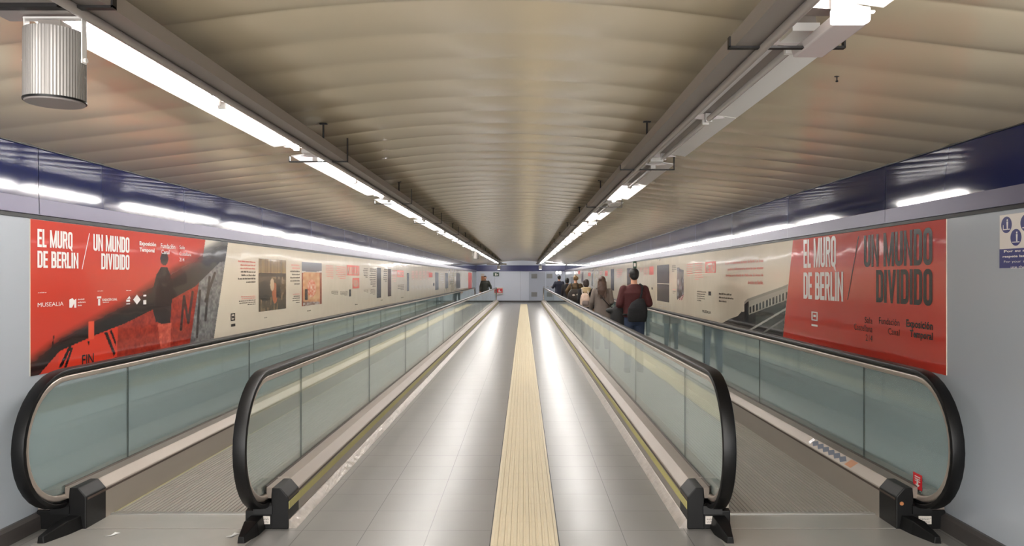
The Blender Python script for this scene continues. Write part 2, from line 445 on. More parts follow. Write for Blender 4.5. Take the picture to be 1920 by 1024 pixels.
joints = [5.55+2.46*k for k in range(16)]
def balustrade(root, Xg, sgn_land, kind):
    """Xg: glass plane. sgn_land: direction (+1/-1 in x) of the face with the tall inlet cover; kind 'inner' or 'outer'"""
    s = sgn_land
    path = newel_path(RH)
    sweep(Xg, path, [(-.040, -.012), (-.036, -.016), (-.022, -.016), (-.022, -.004), (.022, -.004), (.022, -.016), (.036, -.016), (.040, -.012), (.0405, 0), (.036, .009), (.026, .012), (-.026, .012), (-.036, .009), (-.0405, 0)]).build('handrail', 'rubber', root, smooth=True)
    sweep(Xg, newel_path(RH-.016), rr(.040, -.012, .0, .004)).build('handrail_track', 'plastic', root, smooth=True)
    sweep(Xg, newel_path(RH-.042), rr(.046, -.026, .013, .012)).build('handrail_guide', 'guide', root, smooth=True)
    # glass
    rg = RH-.060
    zt, zb = ZC+rg, .235
    edges = [None]+joints+[None]
    for i in range(len(edges)-1):
        a, c = edges[i], edges[i+1]
        pts = []
        if a is None:
            for k in range(15):
                an = math.radians(246 - (246-90)*k/14); pts.append((Y0+rg*math.cos(an), ZC+rg*math.sin(an)))
            pts = [(Y0+.02, zb-.02)]+pts
        else: pts += [(a+.004, zb), (a+.004, zt)]
        if c is None:
            for k in range(15):
                an = math.radians(90 - (246-90)*k/14); pts.append((Y1+rg*math.cos(an), ZC+rg*math.sin(an)))
            pts.append((Y1-.02, zb-.02))
        else: pts += [(c-.004, zt), (c-.004, zb)]
        g = MB(); n = len(pts); x0, x1 = Xg-.005, Xg+.005
        vs = [(x0, y, z) for y, z in pts]+[(x1, y, z) for y, z in pts]
        g.add(vs, [tuple(range(n))[::-1], tuple(range(n, 2*n))] + [(k, (k+1) % n, n+(k+1) % n, n+k) for k in range(n)], 0)
        g.mi = [0, 0]+[1]*n
        g.build('glass_panel', ['glass', 'glassedge'], root)
    # decks either side of the glass
    ya, yb = 4.765, Y1+.05
    gk = MB()
    for d in (-1, 1): gk.prism([(Xg+d*.006, .225), (Xg+d*.018, .225), (Xg+d*.014, .262), (Xg+d*.006, .268)], ya+.02, yb)
    gk.build('glass_gasket', 'darkgap', root)
    W = 0.157 if kind == 'inner' else 0.16
    # tall-face deck (bevel + flat)
    fx = Xg+s*W
    d = MB(); d.prism([(Xg+s*.016, .262), (fx-s*.057, .260), (fx-s*.004, .207), (fx, .200), (fx, .192), (Xg+s*.016, .192)], ya, yb)
    dk = d.build('deck_cover', 'deck', root, bevel=.002)
    e = MB(); e.box(min(fx, fx+s*.002), max(fx, fx+s*.002), ya, yb, .182, .196); e.build('deck_edge', 'darkgap', root)
    if kind == 'inner':
        sk = MB(); sk.box(min(fx-s*.03, fx), max(fx-s*.03, fx), ya, yb, .0, .182); sk.build('outer_cladding', 'steel', root)
        yy = MB(); yy.box(min(fx, fx+s*.004), max(fx, fx+s*.004), ya, yb, .124, .172); yy.build('edge_strip', 'yellow', root)
        tr = MB(); tr.prism([(fx, .058), (fx+s*.006, .056), (fx+s*.05, .004), (fx+s*.05, 0), (fx, 0)], ya, yb); tr.build('floor_trim', 'trimplate', root, smooth=False)
        # belt side
        bx = Xg-s*.115
        d = MB(); d.prism([(Xg-s*.016, .262), (bx+s*.02, .235), (bx, .20), (bx, .19), (Xg-s*.016, .19)], ya, yb); d.build('deck_cover', 'deck', root)
        sk = MB(); sk.box(min(bx, bx+s*.02), max(bx, bx+s*.02), ya+.02, yb, .0, .192); sk.build('skirt', 'skirt', root)
        yl = MB(); yl.box(min(bx, bx-s*.012), max(bx, bx-s*.012), 5.06, yb-.3, .0, .006); yl.build('edge_line', 'yellow', root)
        back = bx
    else:
        sk = MB()
        yv = ya
        while yv < yb: 
            sk.box(min(fx-s*.02, fx), max(fx-s*.02, fx), yv+.001, min(yv+2.46, yb)-.001, .0, .184); yv += 2.46
        sk.build('skirt', 'skirt', root)
        yl = MB(); yl.box(min(fx, fx+s*.012), max(fx, fx+s*.012), 5.06, yb-.3, .0, .006); yl.build('edge_line', 'yellow', root)
        back = Xg-s*.155
        d = MB(); d.prism([(Xg-s*.016, .255), (back+s*.02, .24), (back, .23), (back, .1), (Xg-s*.016, .1)], ya, yb); d.build('deck_cover', 'deck', root)
    # inlet boxes (near and far)
    for near in (1, 0):
        m = (lambda y: y) if near else (lambda y: Y0+Y1-y)
        b = MB()
        def ybx(x0, x1, ya_, yb_, z0, z1): b.box(min(x0, x1), max(x0, x1), min(m(ya_), m(yb_)), max(m(ya_), m(yb_)), z0, z1)
        b.prismx([(m(4.75), 0), (m(5.02), 0), (m(5.02), .22), (m(4.90), .205), (m(4.86), .14), (m(4.75), .118)], Xg-s*.115 if kind == 'inner' else back, Xg+s*.055)
        pr = [(Xg+s*.05, 0), (fx+s*.001, 0), (fx+s*.001, .205), (fx-s*.05, .263), (Xg+s*.055, .263), (Xg+s*.05, .2)]
        b.prism(pr, min(m(4.748), m(4.98)), max(m(4.748), m(4.98)))
        box = b.build('handrail_inlet', 'plastic', root, bevel=.006)
        c = MB(); c.prismx([(m(4.735), .10), (m(4.76), .10), (m(4.76), .165), (m(4.74), .15)], Xg-.06, Xg+.06); c.build('inlet_brush', 'rubber', box)
        # low guard bar running out on the floor
        g = MB(); xo = Xg-s*.04 if kind == 'inner' else fx-s*.065
        dx = 0 if kind == 'inner' else -s*.05
        wv = .055 if kind == 'inner' else .05
        vs = []
        for (yy_, w_, h_) in ((4.77, wv, .088), (4.64, wv, .085), (4.48, .022, .045)):
            o_ = dx*(4.77-yy_)/.29
            xc = xo+o_
            vs += [(xc-w_, m(yy_), 0.001), (xc+w_, m(yy_), 0.001), (xc+w_*.75, m(yy_), h_), (xc-w_*.75, m(yy_), h_)]
        fs = [(0, 1, 2, 3), (8, 9, 10, 11)]
        for j in (0, 4):
            for i in range(4): fs.append((j+i, j+(i+1) % 4, j+4+(i+1) % 4, j+4+i))
        g.add(vs, fs); g.build('guard_bar', 'plastic', root, bevel=.004)
        if near:
            # rating plate on the inlet front
            if kind == 'inner':
                cxp = Xg+s*.005
            else: cxp = Xg-s*.02
            if not (kind == 'outer' and Xg < 0):
                p = MB(); p.box(cxp-.04, cxp+.04, 4.742, 4.749, .035, .085); pl = p.build('rating_plate', 'signwhite', box)
                q = MB()
                for r_ in range(4):
                    x = cxp-.034
                    while x < cxp+.028:
                        L_ = random.uniform(.004, .014); q.box(x, x+L_, 4.741, 4.742, .042+r_*.010, .045+r_*.010); x += L_+.003
                q.build('plate_print', 'greyink', pl)
            if kind == 'inner':
                q = MB()
                for xx in (Xg+s*.02, Xg+s*.065, Xg-s*.03, Xg-s*.075):
                    q.box(xx-.019, xx+.019, 4.99, 5.01, .263, .2645)
                q.build('worn_decal', 'decalpale', root)
            else:
                q = MB(); q.cyl((fx-s*.032, 4.742, .165), (fx-s*.032, 4.75, .165), .012, n=20); 
                if Xg > 0: q.build('stop_button', 'zigorange', box)
    return fx, back

def walkway(name, label, Xo, Xi, so, si):
    root = empty(name, ((Xo+Xi)/2, 4.5, 0), label, 'moving walkway', 'moving walkways')
    a0, _ = balustrade(root, Xo, so, 'outer')
    _, a1 = balustrade(root, Xi, si, 'inner')
    x0, x1 = min(a0, a1), max(a0, a1)
    # belt: pallets with longitudinal grooves
    b = MB(); n = int((x1-x0)/.03); prof = []
    for i in range(n):
        a = x0+(x1-x0)*i/n; wd = (x1-x0)/n
        prof += [(a, .0015), (a+wd*.3, .0015), (a+wd*.32, .007), (a+wd*.98, .007)]
    prof += [(x1, .0015), (x1, 0), (x0, 0)]
    b.prism([(x, z) for x, z in prof], 5.06, Y1-.3); b.build('belt', 'belt', root)
    c = MB()
    for i in (n//5, n//5+3, n//2+2, 4*n//5):
        a = x0+(x1-x0)*i/n; c.box(a+.010, a+.016, 5.06, Y1-.3, .007, .0078)
    c.build('belt_guide_line', 'guide', root)
    for ya, yb, nm in ((5.03, 5.065, 0), (Y1-.3, Y1-.27, 1)):
        b = MB(); b.box(x0, x1, ya, yb, 0, .012)
        for i in range(n):
            a = x0+(x1-x0)*(i+.3)/n
            b.box(a, a+.01, ya-.0 if nm else yb, yb+.03 if not nm else ya, .004, .010)
        b.build('comb_plate', 'comb', root, bevel=.002)
    lo, hi = (min(Xo-.06*so, Xi), max(Xo-.06*so, Xi))
    lm = 'landing'
    for ya, yb in ((4.755, 5.03), (2.9, 4.745), (Y1-.27, Y1+.1), (Y1+.11, Y1+1.0)):
        b = MB(); lx0, lx1 = (x0, x1) if ya in (4.755, Y1-.27) else (min(Xo, Xi)-.0, max(Xo, Xi)+.0)
        b.box(lx0+.001, lx1-.001, ya, yb, 0.0, .005); b.build('landing_plate', lm, root, bevel=.0015)
    return root, a0, a1
WL, a, b_ = walkway('moving_walkway', 'left moving walkway with glass sides, carrying only one distant person', -2.945, -1.657, 1, 1)
WR, c_, d_ = walkway('moving_walkway', 'right moving walkway with glass sides carrying the queue of people', 2.53, 1.20, -1, -1)
# decals on the right outer deck and glass
q = MB(); Xg = 2.53
def deckz(x):   # bevel surface of the outer right deck
    t = (x-2.373)/(2.427-2.373); return .2045+.0535*min(max(t, 0), 1)
def dq(pts, mb, mi=0, lift=.002):
    mb.add([(x, y, deckz(x)+lift) for x, y in pts], [tuple(range(len(pts)))], mi)
q = MB()
dq([(2.378, 5.42), (2.378, 6.32), (2.425, 6.32), (2.425, 5.42)], q, 0, .0015)
for i in range(6):
    y = 5.60+i*.105
    dq([(2.380, y+.02), (2.402, y-.045), (2.424, y+.02), (2.402, y+.09)], q, 1, .0022)
dq([(2.380, 5.44), (2.380, 5.55), (2.424, 5.52), (2.424, 5.41)], q, 2, .0026)
dq([(2.382, 6.22), (2.390, 6.27), (2.424, 6.25), (2.42, 6.20)], q, 3, .0026)
q.build('zigzag_decal', ['decalpale', 'zigblue', 'zigorange', 'brownphoto'], WR)
# red notice stuck to the glass
q = MB(); X = 2.523
def g2(px, py):   # onto glass plane
    Z = 1400*X/(px-982); return Z, 1.6-(py-521)*Z/1400
Za, za = g2(1712, 884); Zb, zb = g2(1729, 922)
q.add([(X, Za, za), (X, Zb, za), (X, Zb, zb), (X, Za, zb)], [(0, 1, 2, 3)], 0)
Xf = X-.001
ym = (Za+Zb)/2; hw = abs(Za-Zb)/2
q.add([(Xf, ym+hw*.18, zb+.065), (Xf, ym-hw*.18, zb+.065), (Xf, ym-hw*.18, zb+.03), (Xf, ym-hw*.5, zb+.03), (Xf, ym, zb+.01), (Xf, ym+hw*.5, zb+.03), (Xf, ym+hw*.18, zb+.03)], [tuple(range(7))], 1)
for k_ in range(3): q.add([(Xf, ym+hw*.6, za-.018-.014*k_), (Xf, ym-hw*.6, za-.018-.014*k_), (Xf, ym-hw*.6, za-.024-.014*k_), (Xf, ym+hw*.6, za-.024-.014*k_)], [(0, 1, 2, 3)], 1)
q.build('red_notice', ['signred', 'whiteink'], WR)['label'] = 'small red notice with white arrow stuck on the glass'
q = MB(); q.cyl((-2.815, 5.03, .2385), (-2.815, 5.03, .240), .018, n=24)

# paper scraps on the left landing
for (x, y, lab) in ((-2.55, 4.63, 'white paper scrap on the left landing plate beside the outer inlet'), (-1.80, 4.62, 'torn white paper scrap on the left landing plate by the inner guard bar')):
    q = MB(); q.add([(x-.03, y-.03, .007), (x+.005, y-.035, .011), (x+.03, y+.035, .007), (x+.0, y+.03, .013), (x-.008, y, .006)], [(0, 1, 4), (1, 2, 3, 4)])
    q.add([(x-.03, y-.03, .0062), (x+.005, y-.035, .0102), (x+.03, y+.035, .0062), (x+.0, y+.03, .0122), (x-.008, y, .0052)], [(0, 1, 4), (1, 2, 3, 4)])
    tag(q.build('paper_scrap', 'paper'), lab, 'paper scrap')

# ------------------------------------------------------------------ luminaires and trunking
def tray_run(name, X, s, label):
    """s=+1: the tray lies towards +x of the lamp"""
    root = empty(name, (X, 0, 2.45), label, 'cable tray', 'cable trays')
    b = MB()
    b.prism([(X-.06, 2.445), (X+.06, 2.445), (X+.06, 2.50), (X+.05, 2.50), (X+.05, 2.455), (X-.05, 2.455), (X-.05, 2.50), (X-.06, 2.50)], YB+.1, 46.2)
    b.build('tray', 'tray', root)
    b = MB(); b.cyl((X-s*.035, YB+.1, 2.43), (X-s*.035, 46.2, 2.43), .016, n=14); b.build('conduit', 'housing', root, smooth=True)
    y = 3.9-1.53*3
    k = 0
    yy = [5.03+3.05*i for i in range(-1, 13)]
    for y in yy:
        b = MB(); top = vault(X)-.0
        b.cyl((X, y, 2.50), (X, y, top), .006, n=8); b.box(X-.025, X+.025, y-.012, y+.012, top-.012, top-.004)
        b.build('hanger_rod', 'rod', root)
    return root
tray_run('cable_tray', -1.35, 1, 'grey cable tray hung on rods above the left row of lit lamps')
tray_run('cable_tray', .83, -1, 'grey cable tray hung on rods above the right row of lamps')

def unit(X, y, lit, s, label, proto=None):
    root = empty('fluorescent_light', (X, y, 2.5), label, 'ceiling light', 'row of fluorescent lights, left' if X < 0 else 'row of fluorescent lights, right')
    hs = MB(); hs.prism([(X-.045, 2.522), (X+.045, 2.522), (X+.04, 2.57), (X-.04, 2.57)], y+.04, y+2.98); hs.build('housing', 'housing', root)
    side = MB(); xi = X+s*.105
    side.prism([(xi+s*.003, 2.47), (xi+s*.025, 2.47), (xi+s*.025, 2.515), (xi+s*.003, 2.515)], y+.04, y+2.98); side.build('side_channel', 'housing', root)
    for i, on in enumerate(lit):
        a = y+.18+i*1.34
        for d in (-1, 1):
            we = .105 if d == s else .165
            w_ = MB(); w_.prism([(X+d*.028, 2.518), (X+d*we, 2.497), (X+d*(we+.002), 2.503), (X+d*.028, 2.524)], a-.02, a+1.31)
            w_.build('reflector', 'reflector', root)
        t = MB(); t.cyl((X, a+.03, 2.484), (X, a+1.27, 2.484), .0155, n=10, caps=True)
        t.build('tube', 'tube' if on else 'tubeoff', root, smooth=True)
        for e in (a+.005, a+1.27):
            sk = MB(); sk.box(X-.018, X+.018, e, e+.022, 2.468, 2.515); sk.build('lampholder', 'socket', root)
        for ye in (a-.02, a+1.3):
          e = MB(); e.add([(X-.028, ye, 2.519), (X+.028, ye, 2.519), (X+.10, ye, 2.497), (X+.03, ye, 2.49), (X-.03, ye, 2.49), (X-.10, ye, 2.497)], [(0, 1, 2, 3, 4, 5)])
          e.build('end_plate', 'diffuser', root)
    b = MB(); xa, xb = sorted((X-s*.13, X+s*.29))
    for bb in ((xa, xb, 2.428, 2.436), (xa, xa+.006, 2.43, 2.47), (xb-.006, xb, 2.43, 2.60)):
        b.box(bb[0], bb[1], y-.012, y+.012, bb[2], bb[3])
    b.build('hanging_bracket', 'rod', root)
    cp = MB(); cp.box(X-.05, X+.05, y+.02, y+.17, 2.50, 2.53); cp.build('cable_cover', 'reflector', root)
    return root
nleft = ['lit fluorescent light of the left row, nearest, beginning beside the hanging silver speaker',
 'lit fluorescent light of the left row, just beyond the first black hanging bracket']
near_word = ['third', 'fourth', 'fifth', 'sixth', 'seventh', 'eighth', 'ninth', 'tenth', 'eleventh', 'twelfth', 'thirteenth', 'fourteenth']
for i in range(-1, 14):
    y = 2.30+3.05*i
    if i < 0: lab = 'lit fluorescent light of the left row, behind the viewer, number %d back' % (-i)
    elif i < 2: lab = nleft[i]
    else: lab = 'lit fluorescent light, the %s from the viewer in the left row' % near_word[i-2]
    unit(-1.55, y, (True, True), 1, lab)
for i in range(-1, 14):
    y = 2.70+3.05*i
    lit = {0: (False, False), 1: (False, True), 2: (False, True)}.get(i, (True, True))
    if i < 0: lab = 'lit fluorescent light of the right row, behind the viewer, number %d back' % (-i)
    elif i == 0: lab = 'unlit white fluorescent light of the right row, nearest, beyond the glowing emergency lamp'
    elif i == 1: lab = 'second light of the right row, its near tube dark and far tube lit'
    else: lab = 'fluorescent light, the %s from the viewer in the right row' % near_word[i-2]
    unit(1.03, y, lit, -1, lab)
for X, lab in ((-1.7, 'added cross-wise fill light on the left by the far wall, tube shielded'), (2.0, 'lit cross-wise fluorescent light on the right by the far wall')):
    r_ = empty('fluorescent_light', (X, 46.9, 2.44), lab, 'ceiling light', 'cross lights by the far wall')  # left unit is added to brighten the end wall, tube hidden by its housing
    b = MB(); b.box(X-.62, X+.62, 46.86, 46.94, 2.45, 2.50); b.box(X-.62, X+.62, 46.855, 46.862, 2.408 if X < 0 else 2.43, 2.50); b.build('housing', 'housing', r_)
    b = MB(); b.cyl((X-.60, 46.9, 2.43), (X+.60, 46.9, 2.43), .0155, n=10); b.build('tube', 'tube', r_, smooth=True)
    for d in (-.61, .60): b = MB(); b.box(X+d, X+d+.015, 46.885, 46.915, 2.41, 2.455); b.build('lampholder', 'socket', r_)
    b = MB(); b.cyl((X, 46.9, 2.50), (X, 46.9, vault(X)), .008, n=8); b.build('hanger_rod', 'rod', r_)
hk = empty('ceiling_hook', (1.51, 3.60, 2.56), 'small dark hook on the beige ceiling right of the unlit lights', 'hook')
b = MB(); b.cyl((1.51, 3.60, 2.55), (1.51, 3.60, vault(1.51)), .003, n=8); b.sphere((1.51, 3.60, 2.548), .007, .007, .005, 10, 6); b.build('shank', 'rod', hk)
b = MB(); b.cyl((1.51, 3.60, vault(1.51)-.006), (1.51, 3.60, vault(1.51)+.002), .012, n=12); b.build('base', 'rod', hk)
# emergency lamp
e = empty('emergency_light', (1.06, 2.55, 2.46), 'small glowing white emergency lamp under the right row of lights', 'emergency light')
b = MB(); b.prism([(1.0, 2.455), (1.13, 2.455), (1.12, 2.425), (1.01, 2.425)], 2.42, 2.80); b.build('body', 'diffuser', e, bevel=.006)
b = MB(); b.box(1.0, 1.118, 2.40, 2.445, 2.425, 2.475); b.build('lens', 'lens', e, bevel=.008)
b = MB(); b.box(.99, 1.128, 2.395, 2.41, 2.452, 2.459); b.build('rim', 'lens', e, bevel=.002)

# speakers
def speaker(name, X, Y, zt, zb, r, label, parts=True):
    root = empty(name, (X, Y, zb), label, 'loudspeaker', 'hanging loudspeakers')
    b = MB(); n = 120; vs = []
    for z in (zb, zt):
        for i in range(n):
            rad = r*(1 if i % 2 else .985); t = 2*PI*i/n; vs.append((X+rad*math.cos(t), Y+rad*math.sin(t), z))
    b.add(vs, [(i, (i+1) % n, n+(i+1) % n, n+i) for i in range(n)]+[tuple(range(n)), tuple(range(n, 2*n))])
    b.build('speaker_body', 'speaker', root)
    b = MB(); b.cyl((X, Y, zb-.008), (X, Y, zb+.004), r*.95, r*.99, n=48); b.build('speaker_face', 'speakerend', root, smooth=True)
    b = MB(); b.cyl((X, Y, zb-.003), (X, Y, zb+.003), r*1.02, n=48); b.build('face_ring', 'plastic', root, smooth=True)
    b = MB()
    for d in (-1, 1):
        b.box(X+d*(r+.004)-.002, X+d*(r+.004)+.002, Y-.012, Y+.012, zt-.10, zt+.045)
        b.cyl((X+d*(r-.004), Y, zt-.09), (X+d*(r+.014), Y, zt-.09), .008, n=12)
    b.box(X-r-.006, X+r+.006, Y-.014, Y+.014, zt+.041, zt+.047)
    b.build('mounting_yoke', 'socket', root)
    b = MB(); b.box(X-.035, X+.035, Y-.03, Y+.03, zt, zt+.03); b.build('terminal_block', 'housing', root)
    return root
speaker('loudspeaker', -1.50, 2.39, 2.385, 2.165, .088, 'large silver ribbed cylinder speaker hanging at the upper left')
speaker('loudspeaker', -1.52, 23.6, 2.40, 2.20, .09, 'small distant speaker hanging below the left row of lights')
# grey mounting plate above the near speaker
mp = empty('mounting_plate', (-1.55, 2.2, 2.45), 'grey metal mounting box above the big silver speaker', 'mounting plate')
b = MB(); b.prism([(-1.68, 2.437), (-1.43, 2.437), (-1.45, 2.452), (-1.66, 2.452)], 2.0, 2.44); b.build('plate', 'housing', mp, bevel=.003)
b = MB(); b.box(-1.70, -1.42, 2.27, 2.282, 2.425, 2.437); b.build('strap', 'rod', mp)
# small fixtures closing the two rows by the end wall
for X, lab in ((-1.53, 'small white spotlight closing the left row by the far wall'), (1.02, 'small white spotlight closing the right row by the far wall')):
    r_ = empty('spotlight', (X, 45.9, 2.3), lab, 'spotlight', 'spotlights by the far wall')
    b = MB(); b.cyl((X, 45.9, 2.12), (X, 45.9, 2.34), .10, n=24); b.build('shade', 'socket', r_, smooth=True)
    b = MB(); b.cyl((X, 45.9, 2.34), (X, 45.9, vault(X)), .015, n=10); b.build('stem', 'rod', r_)
    b = MB(); b.cyl((X, 45.9, 2.108), (X, 45.9, 2.119), .08, n=24); b.build('lamp_lens', 'lens', r_)

# ------------------------------------------------------------------ things printed on or fixed to the walls
class Wall:
    def __init__(s, side): s.s = side; s.X = XL if side < 0 else XR; s.off = 0.0
    def yz(s, px, py):
        Y = 1400*s.X/(px-982); return Y, 1.6-(py-521)*Y/1400
    def p(s, Y, z, off): return (s.X-s.s*off, Y, z)
WLf, WRt = Wall(-1), Wall(1)
def poly(wl, pts, off, mb, mi=0):
    mb.add([wl.p(*wl.yz(x, y), off) for x, y in pts], [tuple(range(len(pts)))], mi)
def rect(wl, x0, x1, yt0, yb0, off, mb, mi=0):
    """heights measured at x0, kept level on the wall"""
    Ya, zt = wl.yz(x0, yt0); _, zb = wl.yz(x0, yb0); Yb, _ = wl.yz(x1, 521)
    mb.add([wl.p(Ya, zt, off), wl.p(Yb, zt, off), wl.p(Yb, zb, off), wl.p(Ya, zb, off)], [(0, 1, 2, 3)], mi)
def text(wl, s, x0, x1, yt, yb, off, mb, mi=0, bold=0.02, at=None):
    """text from pixel column x0 to x1; top/bottom measured at column x0 (or at)"""
    vs, fs, asp = text_mesh(s, bold)
    _, zt = wl.yz(x0 if at is None else at, yt); _, zb = wl.yz(x0 if at is None else at, yb)
    Ya, _ = wl.yz(x0, 521); Yb, _ = wl.yz(x1, 521)
    mb.add([wl.p(Ya+(Yb-Ya)*u, zb+(zt-zb)*v, off) for u, v in vs], fs, mi)
def words(wl, x0, x1, yt, yb, n, off, mb, mis=(0,), align='r'):
    """unreadably small copy, as word strokes"""
    _, zt = wl.yz(x0, yt); _, zb = wl.yz(x0, yb); Ya, _ = wl.yz(x0, 521); Yb, _ = wl.yz(x1, 521)
    W = Yb-Ya
    for i in range(n):
        z1 = zt+(zb-zt)*i/n; h = (zt-zb)/n*.5
        L = random.uniform(.78, 1.0) if i < n-1 else random.uniform(.3, .6)
        u = 1-L if align == 'r' else 0
        end = 1 if align == 'r' else L
        mi = mis[min(i, len(mis)-1)]
        while u < end-.02:
            q = min(random.uniform(.05, .2), end-u)
            c = Ya+W*u; d = Ya+W*(u+q)
            nn = max(1, int(q/.022))
            for k in range(nn):
                a = c+(d-c)*k/nn; e2 = c+(d-c)*(k+.62)/nn
                hh = h*random.choice((.7, .7, 1.0))
                mb.add([wl.p(a, z1-h+hh, off), wl.p(e2, z1-h+hh, off), wl.p(e2, z1-h, off), wl.p(a, z1-h, off)], [(0, 1, 2, 3)], mi)
            u += q+.025
def print_grid(wl, x0, x1, zb, zt, nx_, nz_, fn, off, name, parent, x1col=None):
    Ya, _ = wl.yz(x0, 521); Yb, _ = wl.yz(x1, 521)
    vs = []; fs = []; cols = []
    for j in range(nz_+1):
        for i in range(nx_+1):
            Y = Ya+(Yb-Ya)*i/nx_; z = zb+(zt-zb)*j/nz_
            vs.append(wl.p(Y, z, off))
            px = 982+1400*wl.X/Y; py = 521-(z-1.6)*1400/Y
            cols.append(fn(px, py))
    for j in range(nz_):
        for i in range(nx_):
            a = j*(nx_+1)+i; ids = (a, a+1, a+nx_+2, a+nx_+1)
            if any(cols[q][0] is None for q in ids): continue
            fs.append(ids)
    cols = [(lin(c[0]), lin(c[1]), lin(c[2]), 1) if c[0] is not None else (0, 0, 0, 1) for c in cols]
    me = bpy.data.meshes.new(name); me.from_pydata(vs, [], fs); me.materials.append(M['print'])
    ca = me.color_attributes.new('print', 'FLOAT_COLOR', 'POINT')
    ca.data.foreach_set('color', [x for c in cols for x in c])
    o = bpy.data.objects.new(name, me); COL.objects.link(o); o.parent = parent; o.matrix_parent_inverse = parent.matrix_basis.inverted()
    return o
def seg(px, py, ax, ay, bx, by):     # y of the line through a,b at px
    return ay+(by-ay)*(px-ax)/(bx-ax)
def interp(x, pts):
    if x <= pts[0][0]: return pts[0][1]
    for (a, b), (c, d) in zip(pts[:-1], pts[1:]):
        if x <= c: return b+(d-b)*(x-a)/(c-a)
    return pts[-1][1]
def sm(a, b, x):
    t = max(0, min(1, (x-a)/(b-a))); return t*t*(3-2*t)
def mixc(a, b, t): return tuple(a[i]+(b[i]-a[i])*t for i in range(3))
_nz = {}
def vn(x, y):
    xi, yi = math.floor(x), math.floor(y); fx, fy = x-xi, y-yi
    def h(i, j):
        k = (i, j)
        if k not in _nz: _nz[k] = random.random()
        return _nz[k]
    fx = fx*fx*(3-2*fx); fy = fy*fy*(3-2*fy)
    return (h(xi, yi)*(1-fx)+h(xi+1, yi)*fx)*(1-fy)+(h(xi, yi+1)*(1-fx)+h(xi+1, yi+1)*fx)*fy
def inpoly(x, y, P_):
    r = False; n = len(P_)
    for i in range(n):
        x1, y1 = P_[i]; x2, y2 = P_[(i+1) % n]
        if (y1 > y) != (y2 > y) and x < (x2-x1)*(y-y1)/(y2-y1)+x1: r = not r
    return r

def ring(x0, x1, y0, y1, cs, sx=.36, sy=.145, rx=.44, ry=.18):
    """closed stroke round a cell; cs: rounded corners among bl br tr tl"""
    def loop(a0, a1, b0, b1, qx, qy):
        out = []
        for nm, cx, cy, st in (('bl', a0, b0, 180), ('br', a1, b0, 270), ('tr', a1, b1, 0), ('tl', a0, b1, 90)):
            dx = 1 if cx == a0 else -1; dy = 1 if cy == b0 else -1
            for k in range(6):
                if nm in cs:
                    an = math.radians(st+18*k); out.append((cx+dx*qx+qx*math.cos(an), cy+dy*qy+qy*math.sin(an)))
                else: out.append((cx+dx*.0001*k, cy))
        return out
    o = loop(x0, x1, y0, y1, rx, ry); i_ = loop(x0+sx, x1-sx, y0+sy, y1-sy, max(.02, rx-sx), max(.02, ry-sy*.7))
    n = len(o); return o+i_, [(k, (k+1) % n, n+(k+1) % n, n+k) for k in range(n)]
def glyph(ch):
    q = lambda x0, y0, x1, y1: ([(x0, y0), (x1, y0), (x1, y1), (x0, y1)], [(0, 1, 2, 3)])
    S, T = .36, .145
    if ch == 'I': return S, [q(0, 0, S, 1)]
    if ch == 'L': return .8, [q(0, 0, S, 1), q(S, 0, .8, T)]
    if ch == 'E': return .85, [q(0, 0, S, 1), q(S, 0, .85, T), q(S, 1-T, .85, 1), q(S, .43, .80, .57)]
    if ch == 'O': return 1, [ring(0, 1, 0, 1, 'bl br tr tl'.split())]
    if ch == 'Q': return 1, [ring(0, 1, 0, 1, 'bl br tr tl'.split()), ([(.55, -.02), (.8, -.14), (1.0, -.14), (.85, .06)], [(0, 1, 2, 3)])]
    if ch == 'D': return 1, [ring(0, 1, 0, 1, ['br', 'tr'])]
    if ch == 'B': return 1, [ring(0, .96, .46, 1, ['br', 'tr'], ry=.12), ring(0, 1, 0, .56, ['br', 'tr'], ry=.12)]
    if ch == 'R': return 1, [ring(0, .98, .42, 1, ['br', 'tr'], ry=.14), q(0, 0, S, .45), ([(.52, .46), (.72, 0), (1.02, 0), (.80, .46)], [(0, 1, 2, 3)])]
    if ch == 'U':
        v, f_ = ring(0, 1, 0, 1, ['bl', 'br'])
        v = [(x, y) if y < .5 else (x, 1.0) for x, y in v]
        n = 24; f_ = [f__ for f__ in f_ if not all(v[i][1] > .9 for i in f__)]
        return 1, [(v, f_)]
    if ch == 'N': return 1.05, [q(0, 0, S*.9, 1), q(1.05-S*.9, 0, 1.05, 1), ([(S*.6, 1), (0.04, 1), (1.05-S*.6, 0), (1.01, 0)], [(0, 1, 2, 3)])]
    if ch == 'M': return 1.4, [q(0, 0, S*.9, 1), q(1.4-S*.9, 0, 1.4, 1), ([(.02, 1), (.34, 1), (.80, .0), (.60, .0)], [(0, 1, 2, 3)]), ([(1.38, 1), (1.06, 1), (.60, .0), (.80, .0)], [(0, 1, 2, 3)])]
    if ch == 'V': return 1.1, [([(0, 1), (S, 1), (.68, 0), (.42, 0)], [(0, 1, 2, 3)]), ([(1.1, 1), (1.1-S, 1), (.42, 0), (.68, 0)], [(0, 1, 2, 3)])]
    return .45, []
def title(wl, s_, x0, x1, yt, yb, off, mb, at=None):
    _, zt = wl.yz(x0 if at is None else at, yt); _, zb = wl.yz(x0 if at is None else at, yb)
    Ya, _ = wl.yz(x0, 521); Yb, _ = wl.yz(x1, 521)
    tot = 0; cells = []
    for ch in s_: w_, g_ = glyph(ch); cells.append((tot, g_)); tot += w_+.11
    tot -= .11
    for c0, g_ in cells:
        for k, (vs, fs) in enumerate(g_):
            mb.add([wl.p(Ya+(Yb-Ya)*(c0+x)/tot, zb+(zt-zb)*y, off+.0001*k) for x, y in vs], fs)
